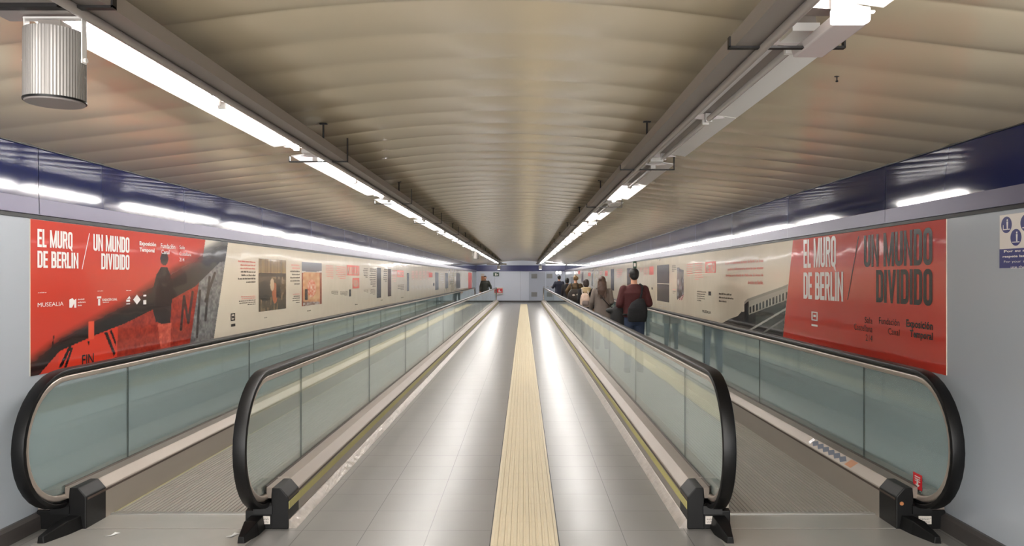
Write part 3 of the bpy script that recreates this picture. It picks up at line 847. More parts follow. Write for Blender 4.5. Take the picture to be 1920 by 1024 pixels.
# ---- left mural
MLroot = empty('wall_mural', (XL, 5, 1.5), 'long left wall mural, red and cream, showing a man before a huge pipe', 'mural', 'exhibition murals')
Ztop, Zbot = 1.972, .977
Yn, Yf = 4.71, 45.3
b = MB(); b.box(XL, XL+.004, Yn+.006, Yf, Zbot, Ztop); b.build('vinyl_sheet', 'cream', MLroot)
UP = [(56, 669), (100, 636), (166, 599), (232, 562), (286, 526), (365, 476), (415, 451)]
LO = [(56, 720), (110, 658), (176, 628), (232, 606), (286, 579), (365, 536), (412, 490)]
body = [(301, 500), (292, 515), (285, 545), (285, 580), (291, 603), (300, 607), (318, 606), (321, 560), (318, 515), (313, 502)]
legs = [(294, 606), (298, 640), (303, 668), (318, 664), (320, 606)]
car = [(109, 658), (220, 612), (218, 668), (180, 684), (106, 695)]
def left_print(px, py):
    bound = 427-(py-455)*(27/182)
    if px > bound: return (None,)
    red = (192, 62, 48)
    tb = 384-(py-450)*(29/195)          # red tint / grey limit
    up, lo = interp(px, UP), interp(px, LO)
    tex = vn(px/5, py/9)*.5+vn(px/2.3, py/3.1)*.5
    below = py > lo
    grey = mixc((78, 76, 76), (150, 148, 146), tex)
    c = red
    # wall below the pipe
    if below and px > 214:
        c = mixc((120, 34, 26), (176, 58, 42), tex)
    if inpoly(px, py, car): c = (206, 58, 40)
    if inpoly(px, py, legs): c = mixc((150, 54, 42), (224, 104, 82), tex)
    if px > tb:
        c = grey if below else (220, 212, 198)
    # letters sprayed on the wall, as dark strokes
    if below and px > 330:
        for (ax, ay, bx_, by_) in ((338, 618, 344, 556), (344, 556, 352, 605), (352, 605, 360, 548), (374, 545, 368, 632), (392, 520, 384, 600), (384, 565, 402, 512)):
            L2 = (bx_-ax)**2+(by_-ay)**2; t = max(0, min(1, ((px-ax)*(bx_-ax)+(py-ay)*(by_-ay))/L2))
            d = math.hypot(px-ax-t*(bx_-ax), py-ay-t*(by_-ay))
            c = mixc(c, (40, 30, 30), .75*(1-sm(1.2, 3.0, d)))
    # pipe
    if py > up-8 and py < lo+1:
        t = (py-up)/(max(1, lo-up))
        dk = (38, 26, 26) if px < tb else (44, 44, 46)
        mid = (150, 52, 40) if px < tb else (120, 118, 116)
        pc = mixc(mid, dk, sm(.05, .6, t+.12*vn(px/14, py/4)))
        c = mixc(c, pc, sm(-8, 4, py-up))
        if abs(px-95+(.15*(py-660))) < 1.2 and px < 120: c = mixc(c, (20, 14, 14), .6)
    # man
    if math.hypot((px-307)/7.5, (py-485)/13) < 1: c = (40, 28, 28) if py < 494 and px < 312 else (92, 40, 34)
    if inpoly(px, py, body): c = mixc((34, 26, 28), (60, 38, 36), tex)
    # post, stripes on the board
    if 164 < px < 175 and 603 < py < 636: c = (222, 84, 60)
    if inpoly(px, py, [(108, 690), (126, 652), (133, 650), (114, 690)]) or inpoly(px, py, [(118, 690), (124, 688), (136, 652), (132, 652)]) or inpoly(px, py, [(194, 624), (200, 622), (215, 662), (212, 668)]) or inpoly(px, py, [(204, 620), (208, 618), (216, 640), (216, 650)]): c = (30, 20, 20)
    return c
print_grid(WLf, 55.5, 427.5, Zbot, Ztop, 360, 130, left_print, .0055, 'photo_print', MLroot)
t = MB(); wl = WLf; o1 = .0075
title(wl, 'EL MURQ', 68, 134, 429, 463, o1, t); title(wl, 'DE BERLIN', 68, 145, 470, 502, o1, t)
title(wl, 'UN MUNDO', 173, 241, 438.5, 470, o1, t); title(wl, 'DIVIDIDO', 188, 241, 475, 505, o1, t)
poly(wl, [(165.3, 437.5), (166.6, 437.5), (152.5, 505), (151.2, 505)], o1, t)
t.build('title_lettering', 'whiteink', MLroot)
t = MB()
text(wl, 'Exposición', 260, 291, 452, 462, o1, t, bold=.03); text(wl, 'Temporal', 260, 288, 464, 474, o1, t, bold=.03)
t.build('venue_lettering', 'whiteink', MLroot); t = MB()
text(wl, 'Fundación', 300, 327, 456, 465, o1, t, bold=.01); text(wl, 'Canal', 301, 316, 468, 476, o1, t, bold=.01)
t.build('venue_lettering', 'whiteink', MLroot); t = MB()
text(wl, 'Sala', 335, 345, 460, 467, o1, t, bold=0); text(wl, 'Castellana', 335, 357, 472, 479, o1, t, bold=0); text(wl, '214', 335, 344, 483, 490, o1, t, bold=0)
t.build('venue_lettering', 'whiteink', MLroot)
t = MB()
text(wl, 'MUSEALIA', 68.5, 117, 568, 576, o1, t, bold=0.0)
words(wl, 69, 100, 548, 552, 1, o1, t, align='l'); words(wl, 181, 202, 545, 548, 1, o1, t, align='l'); words(wl, 235, 263, 544, 547, 1, o1, t, align='l')
t.build('sponsor_mark', 'whiteink', MLroot); t = MB()
poly(wl, [(128, 577), (128, 562), (134, 559), (137, 563), (141, 560), (141, 577), (137, 577), (137, 569), (133, 577)], o1, t)
words(wl, 144, 160, 560, 577, 3, o1, t, align='l')
t.build('sponsor_mark', 'whiteink', MLroot); t = MB()
rect(wl, 180, 188, 556, 560, o1, t); rect(wl, 182, 186, 561, 573, o1, t); text(wl, 'FUNDACIÓN CANAL', 190, 218, 559, 565, o1, t, bold=.02); words(wl, 191, 210, 566, 570, 1, o1, t, align='l')
t.build('sponsor_mark', 'whiteink', MLroot); t = MB()
rect(wl, 235, 242, 562, 566, o1, t); poly(wl, [(236, 561), (241, 555), (243, 560)], o1, t); rect(wl, 235, 242, 569, 571, o1, t)
t.build('sponsor_mark', 'whiteink', MLroot); t = MB()
poly(wl, [(248, 562), (255, 552.5), (262, 562), (255, 571)], o1, t)
t.build('sponsor_mark', 'whiteink', MLroot); t = MB()
rect(wl, 267, 272.5, 553, 556, o1, t); rect(wl, 267, 272.5, 563, 571, o1, t)
t.build('sponsor_mark', 'whiteink', MLroot)
t = MB(); text(wl, 'FIN', 152, 174, 666, 686, o1, t, bold=.01); poly(wl, [(162, 640), (166, 640), (165, 648)], o1, t); t.build('board_lettering', 'blackink', MLroot)
# cream part, near
t = MB()
words(wl, 444, 478, 488, 534, 7, o1, t, (0, 0, 0, 1)); words(wl, 446, 478, 556, 576, 5, o1, t, (0, 0, 1))
words(wl, 543, 561, 495, 537, 7, o1, t, (0, 0, 1)); words(wl, 547, 561, 551, 571, 5, o1, t, (0, 1))
words(wl, 608, 624, 497, 525, 7, o1, t, (0,)); words(wl, 628, 648, 499, 525, 7, o1, t, (0,))
words(wl, 619, 633.5, 546, 554, 4, o1, t, (1,)); words(wl, 636.5, 651, 547, 556, 5, o1, t, (1,))
words(wl, 680, 689, 503, 522, 6, o1, t, (1,)); words(wl, 692, 704, 503, 540, 9, o1, t, (1,)); words(wl, 681, 690, 544, 550, 3, o1, t, (1,)); words(wl, 692, 703, 543, 554, 5, o1, t, (1,))
words(wl, 718, 725, 504, 530, 7, o1, t, (1,)); words(wl, 735, 742, 506, 530, 7, o1, t, (0,)); words(wl, 744, 757, 534, 546, 4, o1, t, (1,))
for a in (771, 778, 785, 792, 799): words(wl, a, a+5, 508, 526, 6, o1, t, (0,)); words(wl, a, a+5, 536, 543, 3, o1, t, (2,))
words(wl, 824, 832, 512, 532, 6, o1, t, (2,)); words(wl, 843, 852, 514, 536, 6, o1, t, (2,))
for a in (487, 569): words(wl, a, a+13, 596 if a < 500 else 583, 600 if a < 500 else 587, 1, o1, t, (1,))
words(wl, 655, 670, 572, 576, 1, o1, t, (1,)); words(wl, 748, 756, 558, 561, 1, o1, t, (1,)); words(wl, 708, 717, 563, 566, 1, o1, t, (1,))
t.build('small_copy', ['redink', 'blackink', 'greyink'], MLroot)
t = MB()
for (x0, x1, a, bb) in ((650, 673, 497, 516.5), (660.5, 673, 521.5, 541), (744, 756.5, 507, 519.5), (804, 810.5, 511, 520), (878, 884.5, 511, 543)):
    t = MB(); rect(wl, x0, x1, a, bb, .0065, t); t.build('red_block', 'redink', MLroot)
t = MB()
text(wl, 'MURO DE LA', 651, 672, 500, 515, o1, t, bold=.03); text(wl, 'RISA', 662, 672, 525, 538, o1, t, bold=.03); text(wl, 'MURO', 745, 756, 509, 518, o1, t, bold=.03)
t.build('block_lettering', 'cream', MLroot)
t = MB()
for (x0, x1, a, bb, mi) in ((706, 714, 502, 559, 0), (726.7, 733, 503.5, 556, 1), (762.5, 766.6, 512, 546, 2), (815.6, 822, 511, 544, 2), (834.6, 840, 512, 541, 2), (855, 862.6, 512, 541, 0), (654, 657.5, 543, 556, 0), (812, 814, 531, 536, 0)):
    t = MB(); rect(wl, x0, x1, a, bb, .0065, t); t.build('printed_photo', ['darkphoto', 'brownphoto', 'greyphoto'][mi], MLroot)
t = MB()
for (x0, x1, a, bb) in ((431.5, 439.5, 588, 590), (431.5, 433, 590, 601), (438, 439.5, 588, 601), (431.5, 439.5, 600, 602), (434, 437, 593, 597), (432, 440, 608, 613)): rect(wl, x0, x1, a, bb, o1, t)
t.build('transport_mark', 'blackink', MLroot)
def tram(px, py):      # interior photo, wooden boards and figures
    x, y = (px-484)/51, (py-485)/98
    if y < .28: return mixc((116, 92, 58), (150, 124, 84), vn(px/1.5, 3))
    if y < .34: return (40, 32, 26)
    base = mixc((58, 46, 36), (128, 108, 84), vn(px/3, py/10))
    if math.hypot((x-.22)/.22, (y-.62)/.2) < 1: base = (26, 20, 20)
    if math.hypot((x-.6)/.1, (y-.66)/.2) < 1: base = (168, 98, 66)
    if .66 < x < .8 and .4 < y < .75: base = (38, 32, 30)
    if math.hypot((x-.5)/.07, (y-.5)/.12) < 1: base = (196, 170, 140)
    return base
def room(px, py):
    x, y = (px-565)/37, (py-491)/83
    if y < .2+.03*math.sin(x*3): return mixc((150, 150, 158), (100, 102, 110), y*4)
    if y < .24: return (210, 206, 200)
    if x < .07 or x > .92: return (150, 74, 52)
    if y > .9: return mixc((206, 196, 190), (120, 80, 66), vn(px/3, py/3))
    base = mixc((196, 132, 92), (226, 184, 138), vn(px/4, py/6))
    if math.hypot((x-.5)/.22, (y-.6)/.2) < 1: base = mixc((206, 96, 66), (240, 214, 190), vn(px/2, py/3))
    if .15 < x < .3 and .62 < y < .86: base = (46, 40, 40)
    return base
def corner(fn, x0, x1, y0a, y1a, y0b, y1b):
    return lambda px, py: fn(px, py)
Ya, zt_ = WLf.yz(484, 484.5); _, zb_ = WLf.yz(484, 585)
print_grid(WLf, 484, 535.5, zb_, zt_, 70, 90, tram, .0065, 'tram_photo', MLroot)
Ya, zt_ = WLf.yz(565, 491); _, zb_ = WLf.yz(565, 574.5)
print_grid(WLf, 565, 602.5, zb_, zt_, 60, 80, room, .0065, 'room_photo', MLroot)

# ---- right mural
MRroot = empty('wall_mural', (XR, 5, 1.5), 'long red and cream exhibition mural with a printed train along the right wall', 'mural', 'exhibition murals')
wr = WRt; Ynr = 1400*XR/(1775.5-982)
b = MB(); b.box(XR-.004, XR, Ynr, 40.0, Zbot, Ztop+.005); b.build('vinyl_sheet', 'cream', MRroot)
t = MB()
Yt, _ = wr.yz(1488, 521); Yb_, _ = wr.yz(1469, 521); zt2 = Ztop+.005
t.add([(XR-.0055, Ynr, zt2), (XR-.0055, Yt, zt2), (XR-.0055, Yb_, Zbot), (XR-.0055, Ynr, Zbot)], [(0, 1, 2, 3)])
t.build('red_panel', 'red', MRroot)
t = MB()
title(wr, 'EL MURQ', 1508, 1569, 450, 502.5, o1, t); title(wr, 'DE BERLIN', 1508, 1582.5, 511, 560, o1, t)
rect(wr, 1523, 1534.5, 584, 586, o1, t); rect(wr, 1523, 1525, 586, 600, o1, t); rect(wr, 1532.5, 1534.5, 586, 600, o1, t); rect(wr, 1526.5, 1531, 590, 594, o1, t); rect(wr, 1523, 1534.5, 598.5, 600.5, o1, t); rect(wr, 1523, 1534.5, 607.5, 611, o1, t)
t.build('title_lettering', 'whiteink', MRroot)
t = MB()
title(wr, 'UN MUNDO', 1621.5, 1750.5, 426, 497, o1, t, at=1750); title(wr, 'DIVIDIDO', 1644.5, 1750.5, 504, 574, o1, t, at=1750)
poly(wr, [(1610.8, 443), (1612.4, 443), (1591.6, 562), (1590.2, 562)], o1, t)
t.build('subtitle_lettering', 'blackink', MRroot)['label'] = 'black lettering'
t = MB()
for s_, x0, x1, a, bb, bd in (('Exposición', 1701, 1751, 604, 624, .03), ('Temporal', 1708, 1751, 624, 642.5, .03), ('Fundación', 1650, 1688.5, 599, 612, .0), ('Canal', 1667, 1688.5, 618, 630, .0),
        ('Sala', 1623, 1637.5, 595.5, 607.5, -.004), ('Castellana', 1603, 1637.5, 611, 623.5, -.004), ('214', 1625, 1637.5, 629, 641, -.004)):
    t = MB(); text(wr, s_, x0, x1, a, bb, o1, t, bold=bd, at=x1); t.build('venue_lettering', 'blackink', MRroot)
t = MB()
for i, (s_, x0) in enumerate((('La gran red subterránea de metro de Berlín. Las líneas', 1360.6), ('quedaron definitivamente entre las que estaban', 1365), ('divididas en la década de 1960 y las 22 líneas de', 1362), ('división en Berlín.', 1403))):
    a = 485.5+i*13.6
    text(wr, s_, x0, 1432.4, a, a+7.4, o1, t, bold=.006, at=1432)
t.build('red_quote', 'redink', MRroot)
t = MB()
words(wr, 1349, 1377.4, 549, 569, 3, o1, t, (1,), 'l')
words(wr, 1288.5, 1301.5, 495, 520, 6, o1, t, (0,), 'l'); words(wr, 1303.7, 1319.7, 493, 527, 8, o1, t, (0,), 'l'); words(wr, 1308, 1326, 545.5, 566, 5, o1, t, (1,), 'l')
words(wr, 1260.5, 1269, 498, 511, 4, o1, t, (1,), 'l'); words(wr, 1262, 1269, 542, 552, 3, o1, t, (0, 1), 'l')
words(wr, 1234, 1252, 486, 491, 1, o1, t, (1,), 'l'); words(wr, 1234, 1252, 571, 578, 2, o1, t, (2,), 'l')
words(wr, 1207.5, 1216.5, 502, 518, 5, o1, t, (0,), 'l'); words(wr, 1201, 1205, 502, 512, 3, o1, t, (0,), 'l')
words(wr, 1157, 1169, 505, 522, 5, o1, t, (0,), 'l'); words(wr, 1125, 1131, 509, 517, 3, o1, t, (0,), 'l'); words(wr, 1212, 1219, 537, 546, 3, o1, t, (1,), 'l')
text(wr, 'MUSEALIA', 1318, 1333.6, 581, 586, o1, t, 1, bold=.0)
t.build('small_copy', ['redink', 'blackink', 'greyink'], MRroot)
t = MB()
for (x0, x1, a, bb) in ((1323, 1343, 491.5, 512), (1218, 1226, 500, 515.5), (1134.5, 1139.8, 508, 517.5), (1103, 1107.6, 511.5, 518), (1084, 1088, 508, 514)):
    t = MB(); rect(wr, x0, x1, a, bb, .0065, t); t.build('red_block', 'redink', MRroot)
t = MB(); text(wr, 'METRO', 1324.5, 1341.5, 494, 511, o1, t, bold=.03); t.build('block_lettering', 'cream', MRroot)
t = MB()
for (x0, x1, a, bb, mi) in ((1232.6, 1255.3, 498, 531, 0), (1232.6, 1255.3, 532.4, 563.5, 0), (1176, 1184.6, 503, 535, 0), (1145.6, 1151.7, 505, 544, 0), (1109, 1111.5, 513, 536, 2), (1329, 1334, 546.5, 554, 0), (1222, 1224.5, 539, 543, 0), (1070, 1075.5, 519, 531, 2), (1090, 1094, 510, 530, 1)):
    t = MB(); rect(wr, x0, x1, a, bb, .0065, t); t.build('printed_photo', ['darkphoto', 'brownphoto', 'greyphoto'][mi], MRroot)
def flagpic(px, py):
    if not inpoly(px, py, [(1270, 488), (1272, 496), (1276, 504), (1283, 506), (1283, 555), (1277, 576), (1271, 573), (1270, 560)]): return (None,)
    if py > 552+(1283-px)*.8: return (190, 40, 40) if (int((px*1.2+py)/2.4)+int(py/5)) % 2 else (232, 226, 218)
    return mixc((36, 34, 38), (176, 174, 176), vn(px/3, py/12))
print_grid(wr, 1270, 1283.5, 1.22, 1.78, 30, 60, flagpic, .0065, 'flag_photo', MRroot)
def train(px, py):
    left = 1354
    rbound = 1488-(py-444)*(19/189)
    if px > rbound: return (None,)
    roof = interp(px, [(1396, 566), (1402, 560), (1466, 537.5), (1482, 531)])
    belt_ = interp(px, [(1396, 580), (1480, 546)])
    wtop = interp(px, [(1406, 576), (1482, 545)]); wbot = interp(px, [(1406, 588), (1482, 559)])
    sill = interp(px, [(1396, 612), (1406, 604), (1482, 570)])
    ledge = [(1354, 606), (1368, 598), (1384, 592), (1391, 584), (1396, 584)]
    tex = vn(px/3, py/3)
    if px < 1396:
        top = interp(px, ledge)
        if py < top: return (None,)
        return mixc((44, 42, 42), (86, 82, 80), .5*tex+.5*(int(px/2.4) % 2))
    if py < roof: return (None,)
    if py < roof+6: return (150, 144, 134)
    if px < 1405 and py < 606: return (30, 30, 32)
    if py < sill:
        if wtop < py < wbot:
            k = (px-1406)/6.2
            return (52, 50, 50) if (k % 1) < .55 else (178, 172, 160)
        if py > wbot+2: return (66, 64, 62)
        return (168, 162, 150)
    if py < sill+3: return (30, 30, 30)
    r1 = interp(px, [(1402, 622), (1482, 575)]); r2 = interp(px, [(1400, 640), (1482, 588)])
    if abs(py-r1) < 2.0: return (188, 184, 176)
    if abs(py-r2-4) < 2.0: return (130, 128, 124)
    return mixc((44, 44, 44), (98, 96, 94), tex)
print_grid(wr, 1352, 1487.8, Zbot, 1.62, 220, 110, train, .0062, 'train_print', MRroot)

# ---- safety sign on the right wall
sg = empty('safety_sign', (XR, 3.98, 1.8), 'blue and white safety sign with round pictograms on the right wall', 'sign')
Yq, zq = wr.yz(1875.5, 404); zm = wr.yz(1875.5, 467.5)[1]; zlo = wr.yz(1875.5, 503)[1]
t = MB(); t.box(XR-.004, XR, Yq-.46, Yq, zlo, zq); t.build('plate', 'signwhite', sg, bevel=.001)
t = MB(); t.add([(XR-.0048, Yq, zm), (XR-.0048, Yq-.46, zm), (XR-.0048, Yq-.46, zlo), (XR-.0048, Yq, zlo)], [(0, 1, 2, 3)]); t.build('blue_field', 'signblue', sg)
t = MB(); u = MB()
def disc(Yc, zc, r, mb, off, n=32): mb.add([(XR-off, Yc+r*math.cos(2*PI*i/n), zc+r*math.sin(2*PI*i/n)) for i in range(n)], [tuple(range(n))])
ctr = [(Yq-.062, zq-.058), (Yq-.142, zq-.132), (Yq-.225, zq-.058), (Yq-.305, zq-.132), (Yq-.388, zq-.058)]
for k_, (yc, zc) in enumerate(ctr):
    disc(yc, zc, .046, t, .0052)
    u.add([(XR-.0056, yc+.03, zc-.028), (XR-.0056, yc-.03, zc-.028), (XR-.0056, yc-.03, zc-.023), (XR-.0056, yc+.03, zc-.023)], [(0, 1, 2, 3)])
    disc(yc-.008, zc+.026, .006, u, .0056, 12)
    u.add([(XR-.0056, yc-.001, zc+.018), (XR-.0056, yc-.015, zc+.018), (XR-.0056, yc-.013, zc-.022), (XR-.0056, yc-.003, zc-.022)], [(0, 1, 2, 3)])
    if k_ == 0: u.add([(XR-.0056, yc+.03, zc), (XR-.0056, yc+.024, zc), (XR-.0056, yc+.024, zc-.024), (XR-.0056, yc+.03, zc-.024)], [(0, 1, 2, 3)])
t.build('pictogram_disc', 'signblue', sg); u.build('pictogram', 'whiteink', sg)
t = MB()
for s_, w_, k_, bd in (('Por su seguridad,', .38, 0, .03), ('respete las indicaciones', .40, 1, .03), ('For your safety, please', .38, 2, .0), ('use the handrail', .26, 3, .0)):
    vs, fs, _ = text_mesh(s_, bd); z0 = zm-.024-.029*k_; ym_ = Yq-.23
    t.add([(XR-.0056, ym_+w_/2-w_*a, z0+.017*b2) for a, b2 in vs], fs)
t.build('sign_lettering', 'whiteink', sg)

# ---- things on the far wall
def front_box(name, label, cat, x0, x1, z0, z1, m, d=.03, Y=YE-.036):
    r_ = empty(name, ((x0+x1)/2, Y, z0), label, cat); b = MB(); b.box(x0, x1, Y-d, Y, z0, z1); b.build('panel', m, r_, bevel=.004); return r_
def P2(px, Y=48.96): return (px-982)*Y/1400
def Zp(py, Y=48.96): return 1.6-(py-521)*Y/1400
ex = front_box('exit_sign', 'small green exit sign on the far wall', 'sign', P2(925), P2(935.5), Zp(518), Zp(511), 'green', .05, YE-.005)
b = MB(); b.box(P2(928), P2(931), YE-.058, YE-.054, Zp(517), Zp(512.5)); b.box(P2(931.5), P2(933.5), YE-.058, YE-.054, Zp(516.5), Zp(514)); b.build('pictogram', 'whiteink', ex)
sc_ = front_box('direction_sign', 'small white lit direction sign with black frame on the far wall', 'sign', P2(1041), P2(1053.5), Zp(514.5), Zp(508), 'plastic', .06, YE-.005)
b = MB(); b.box(P2(1042), P2(1047), YE-.068, YE-.064, Zp(514), Zp(509)); b.box(P2(1048), P2(1052.5), YE-.068, YE-.064, Zp(514), Zp(509)); b.build('lit_face', 'lens', sc_)
fb = front_box('fire_hose_sign', 'red and white fire equipment box on the far wall', 'fire equipment box', P2(930), P2(943), Zp(552), Zp(539), 'signwhite', .14, YE-.005)
b = MB(); b.box(P2(931), P2(942.3), YE-.150, YE-.144, Zp(549), Zp(541)); b.build('red_face', 'signred', fb)
b = MB(); b.box(P2(935), P2(937), YE-.156, YE-.150, Zp(548), Zp(543)); b.box(P2(938), P2(940), YE-.156, YE-.150, Zp(548), Zp(546)); b.build('pictogram', 'whiteink', fb)
nb = front_box('notice_board', 'small brown and white notice behind the man on the left', 'notice', P2(902), P2(908), Zp(531), Zp(513), 'signwhite', .02, YE-.005)
b = MB(); b.box(P2(902.3), P2(907.7), YE-.028, YE-.024, Zp(528), Zp(518)); b.build('brown_field', 'zigorange', nb)
# projecting green sign on the right wall
ps = empty('projecting_sign', (XR, 17.9, 1.86), 'narrow green sign projecting from the right wall behind the man in maroon', 'sign')
b = MB(); b.box(XR-.085, XR-.004, 17.85, 17.88, 1.83, 1.99); b.build('panel', 'green', ps)
b = MB(); b.box(XR-.07, XR-.02, 17.845, 17.85, 1.87, 1.95); b.build('pictogram', 'whiteink', ps)

# ------------------------------------------------------------------ people
def fuse(o, voxel=.012, smooth_it=6):
    r = o.modifiers.new('remesh', 'REMESH'); r.mode = 'VOXEL'; r.voxel_size = voxel; r.use_smooth_shade = True
    s_ = o.modifiers.new('smooth', 'SMOOTH'); s_.factor = .5; s_.iterations = smooth_it
def cloth(name, col, rough=.85, nz=.12):
    return mat(name, col, rough, noise=nz, nscale=30, bump=.004, bscale=14)
def person(label, X, Y, H, face, skin='skin', top=None, topcol=None, hem=.9, coatw=1.0, trcol=C(34, 36, 44), hair='short', haircol=C(22, 18, 16), arms=None, hood=None, voxel=.012, hairname='hair', legsw=1.0, beard=False, gap=.09):
    """built facing +y at height 1.75, then scaled and turned"""
    root = bpy.data.objects.new('person', None); COL.objects.link(root); tag(root, label, 'person', 'people on the moving walkways')
    S = 1.0
    sh = 1.43; hip = .92
    arms = arms or {'L': ((-.22, -.02, 1.14), (-.23, .06, .88)), 'R': ((.22, -.02, 1.14), (.23, .06, .88))}
    leg = {'L': ((-.09, 0, .90), (-.10, .02, .49), (-.11, -.02, .08)), 'R': ((.09, 0, .90), (.10, .03, .49), (.11, .02, .08))}
    # body
    b = MB()
    b.loft([(0, -.01, .84, .13, .09), (0, 0, .92, .165, .115), (0, .005, 1.04, .145, .10), (0, 0, 1.2, .155, .11), (0, -.005, 1.34, .18, .11), (0, -.01, 1.43, .165, .085), (0, -.01, 1.47, .08, .06)])
    b.capsule((0, -.015, 1.44), (0, .0, 1.56), .058, .052)
    b.sphere((0, .005, 1.645), .076, .093, .108, 24, 16)
    b.sphere((0, .045, 1.59), .05, .055, .045)              # jaw
    b.capsule((0, .095, 1.655), (0, .108, 1.625), .009, .015, 8)      # nose
    for d in (-1, 1):
        b.sphere((d*.078, 0, 1.64), .010, .02, .03, 10, 8)           # ears
        b.sphere((d*.03, .085, 1.665), .022, .014, .010, 10, 8)      # brow
    b.capsule((-.02, .088, 1.585), (.02, .088, 1.585), .009, .009, 8) # lips
    hands = {}
    for k, d in (('L', -1), ('R', 1)):
        e, h = (Vector(v) for v in arms[k]); s0 = Vector((d*.18, -.01, 1.41))
        b.capsule(s0, e, .05, .038); b.capsule(e, h, .04, .026)
        dr = (h-e).normalized(); side = Vector((0, 1, 0)).cross(dr)
        if side.length < .2: side = Vector((1, 0, 0))
        side.normalize(); nrm = dr.cross(side).normalized()
        pc = h+dr*.05
        b.capsule(h, h+dr*.03, .026, .028, 10)
        rot = Matrix((nrm, side, dr)).transposed()
        b.sphere(pc, .015, .04, .05, 14, 10, rot=rot)
        for fi in range(4):
            o_ = side*(.030-.020*fi); L = (.036, .042, .039, .030)[fi]
            a0 = pc+o_+dr*.040; a1 = a0+dr*L+nrm*.008; a2 = a1+dr*L*.65+nrm*.020
            b.capsule(a0, a1, .0095, .009, 8); b.capsule(a1, a2, .009, .0078, 8)
        t0 = pc+side*.030-dr*.01; t1 = t0+side*.028+dr*.028+nrm*.01; b.capsule(t0, t1, .012, .010, 8); b.capsule(t1, t1+dr*.026+nrm*.006, .010, .0085, 8)
    for k in 'LR':
        a, kn, an = leg[k]; b.capsule(a, kn, .085, .058); b.capsule(kn, an, .055, .038)
        b.capsule((an[0], an[1]-.02, .045), (an[0]*1.12, an[1]+.13, .03), .036, .028)
    o = b.build('body', M[skin], root); fuse(o, min(voxel, .008), 3)
    # eyes
    for d in (-1, 1):
        q_ = MB(); q_.sphere((d*.031, .083, 1.648), .012, .010, .008, 12, 8); q_.build('eye', 'blackink', root, smooth=True)
    # trousers
    b = MB()
    b.loft([(0, -.005, .80, .15, .10), (0, 0, .92, .178, .125), (0, 0, 1.0, .165, .12)])
    for k in 'LR':
        a, kn, an = leg[k]; w_ = legsw
        b.capsule((a[0], a[1], a[2]-.03), kn, .098*w_, .072*w_); b.capsule(kn, (an[0], an[1], .10), .070*w_, .058*w_)
    o = b.build('trousers', cloth('trouser cloth', trcol), root); fuse(o, voxel, 4)
    for k in 'LR':
        an = leg[k][2]; b = MB()
        b.loft([(an[0]*1.05, an[1]+.04, .003, .048, .135), (an[0]*1.05, an[1]+.04, .03, .048, .135), (an[0]*1.05, an[1]+.03, .06, .045, .115), (an[0], an[1], .10, .045, .055)])
        b.build('shoe', 'plastic', root, smooth=True, bevel=.004)
    # upper garment
    b = MB(); cw = coatw; hz = hem
    rings = []
    if hz < .85: rings += [(0, .0, hz, .205*cw, .15*cw), (0, 0, (hz+.92)/2, .20*cw, .15*cw)]
    else: rings += [(0, 0, hz, .182*cw, .132*cw)]
    rings += [(0, 0, .98, .185*cw, .135*cw), (0, .0, 1.08, .175*cw, .125*cw), (0, 0, 1.22, .185*cw, .130*cw), (0, -.01, 1.34, .205*cw, .128*cw), (0, -.012, 1.42, .185, .10), (0, -.012, 1.465, .115, .078), (0, -.01, 1.49, .07, .065)]
    b.loft(rings)
    for k, d in (('L', -1), ('R', 1)):
        e, h = (Vector(v) for v in arms[k]); s0 = Vector((d*.175, -.01, 1.395))
        b.capsule(s0, e, .074*cw, .062*cw); b.capsule(e, h, .062*cw, .046*cw)
    o = b.build(top or 'jacket', cloth((top or 'jacket')+' cloth', topcol), root); fuse(o, voxel, 5)
    if hood:
        b = MB(); 
        n = 20
        for i in range(n):
            a0 = PI*.02+PI*1.96*i/n+PI/2; a1 = PI*.02+PI*1.96*(i+1)/n+PI/2
            b.capsule((.125*math.cos(a0), -.03+.10*math.sin(a0), 1.455-.02*math.sin(a0)), (.125*math.cos(a1), -.03+.10*math.sin(a1), 1.455-.02*math.sin(a1)), .042, .042, 10)
        b.sphere((0, -.12, 1.40), .13, .05, .09)
        o = b.build('hood', cloth('hood fur', hood, nz=.4), root); fuse(o, .014, 2)
    # hair
    b = MB()
    if hair == 'short':
        b.sphere((0, .018, 1.705), .074, .076, .058, 20, 14)
        b.sphere((0, -.012, 1.672), .084, .094, .090, 24, 16); b.sphere((0, -.045, 1.625), .070, .055, .07)
        for d in (-1, 1): b.sphere((d*.06, -.01, 1.645), .022, .045, .05)
    elif hair == 'long':
        b.sphere((0, -.012, 1.668), .090, .100, .096, 24, 16); b.sphere((0, -.055, 1.59), .085, .055, .10)
        b.loft([(0, -.09, 1.26, .05, .02), (0, -.115, 1.32, .09, .03), (0, -.11, 1.42, .10, .045), (0, -.075, 1.52, .092, .055), (0, -.05, 1.60, .088, .06)], 20)
        for d in (-1, 1): b.capsule((d*.075, -.03, 1.62), (d*.10, -.06, 1.36), .03, .025)
        for i in range(9):
            x = -.085+.0213*i; b.capsule((x, -.12, 1.5), (x*1.1+random.uniform(-.01, .01), -.145, 1.24+random.uniform(-.03, .03)), .018, .008, 8)
    elif hair == 'bob':
        b.sphere((0, -.012, 1.665), .094, .102, .098, 24, 16); b.sphere((0, -.04, 1.60), .092, .072, .10)
        for d in (-1, 1): b.sphere((d*.07, 0, 1.61), .028, .05, .07)
    elif hair == 'curly':
        for i in range(46):
            th = random.uniform(0, 2*PI); ph = random.uniform(0, PI*.62)
            p_ = Vector((.08*math.sin(ph)*math.cos(th), -.02+.09*math.sin(ph)*math.sin(th), 1.66+.09*math.cos(ph)))
            if p_.y > .06 and p_.z < 1.69: continue
            b.sphere(p_, .026, .026, .026, 10, 8)
        b.sphere((0, -.02, 1.66), .082, .092, .09)
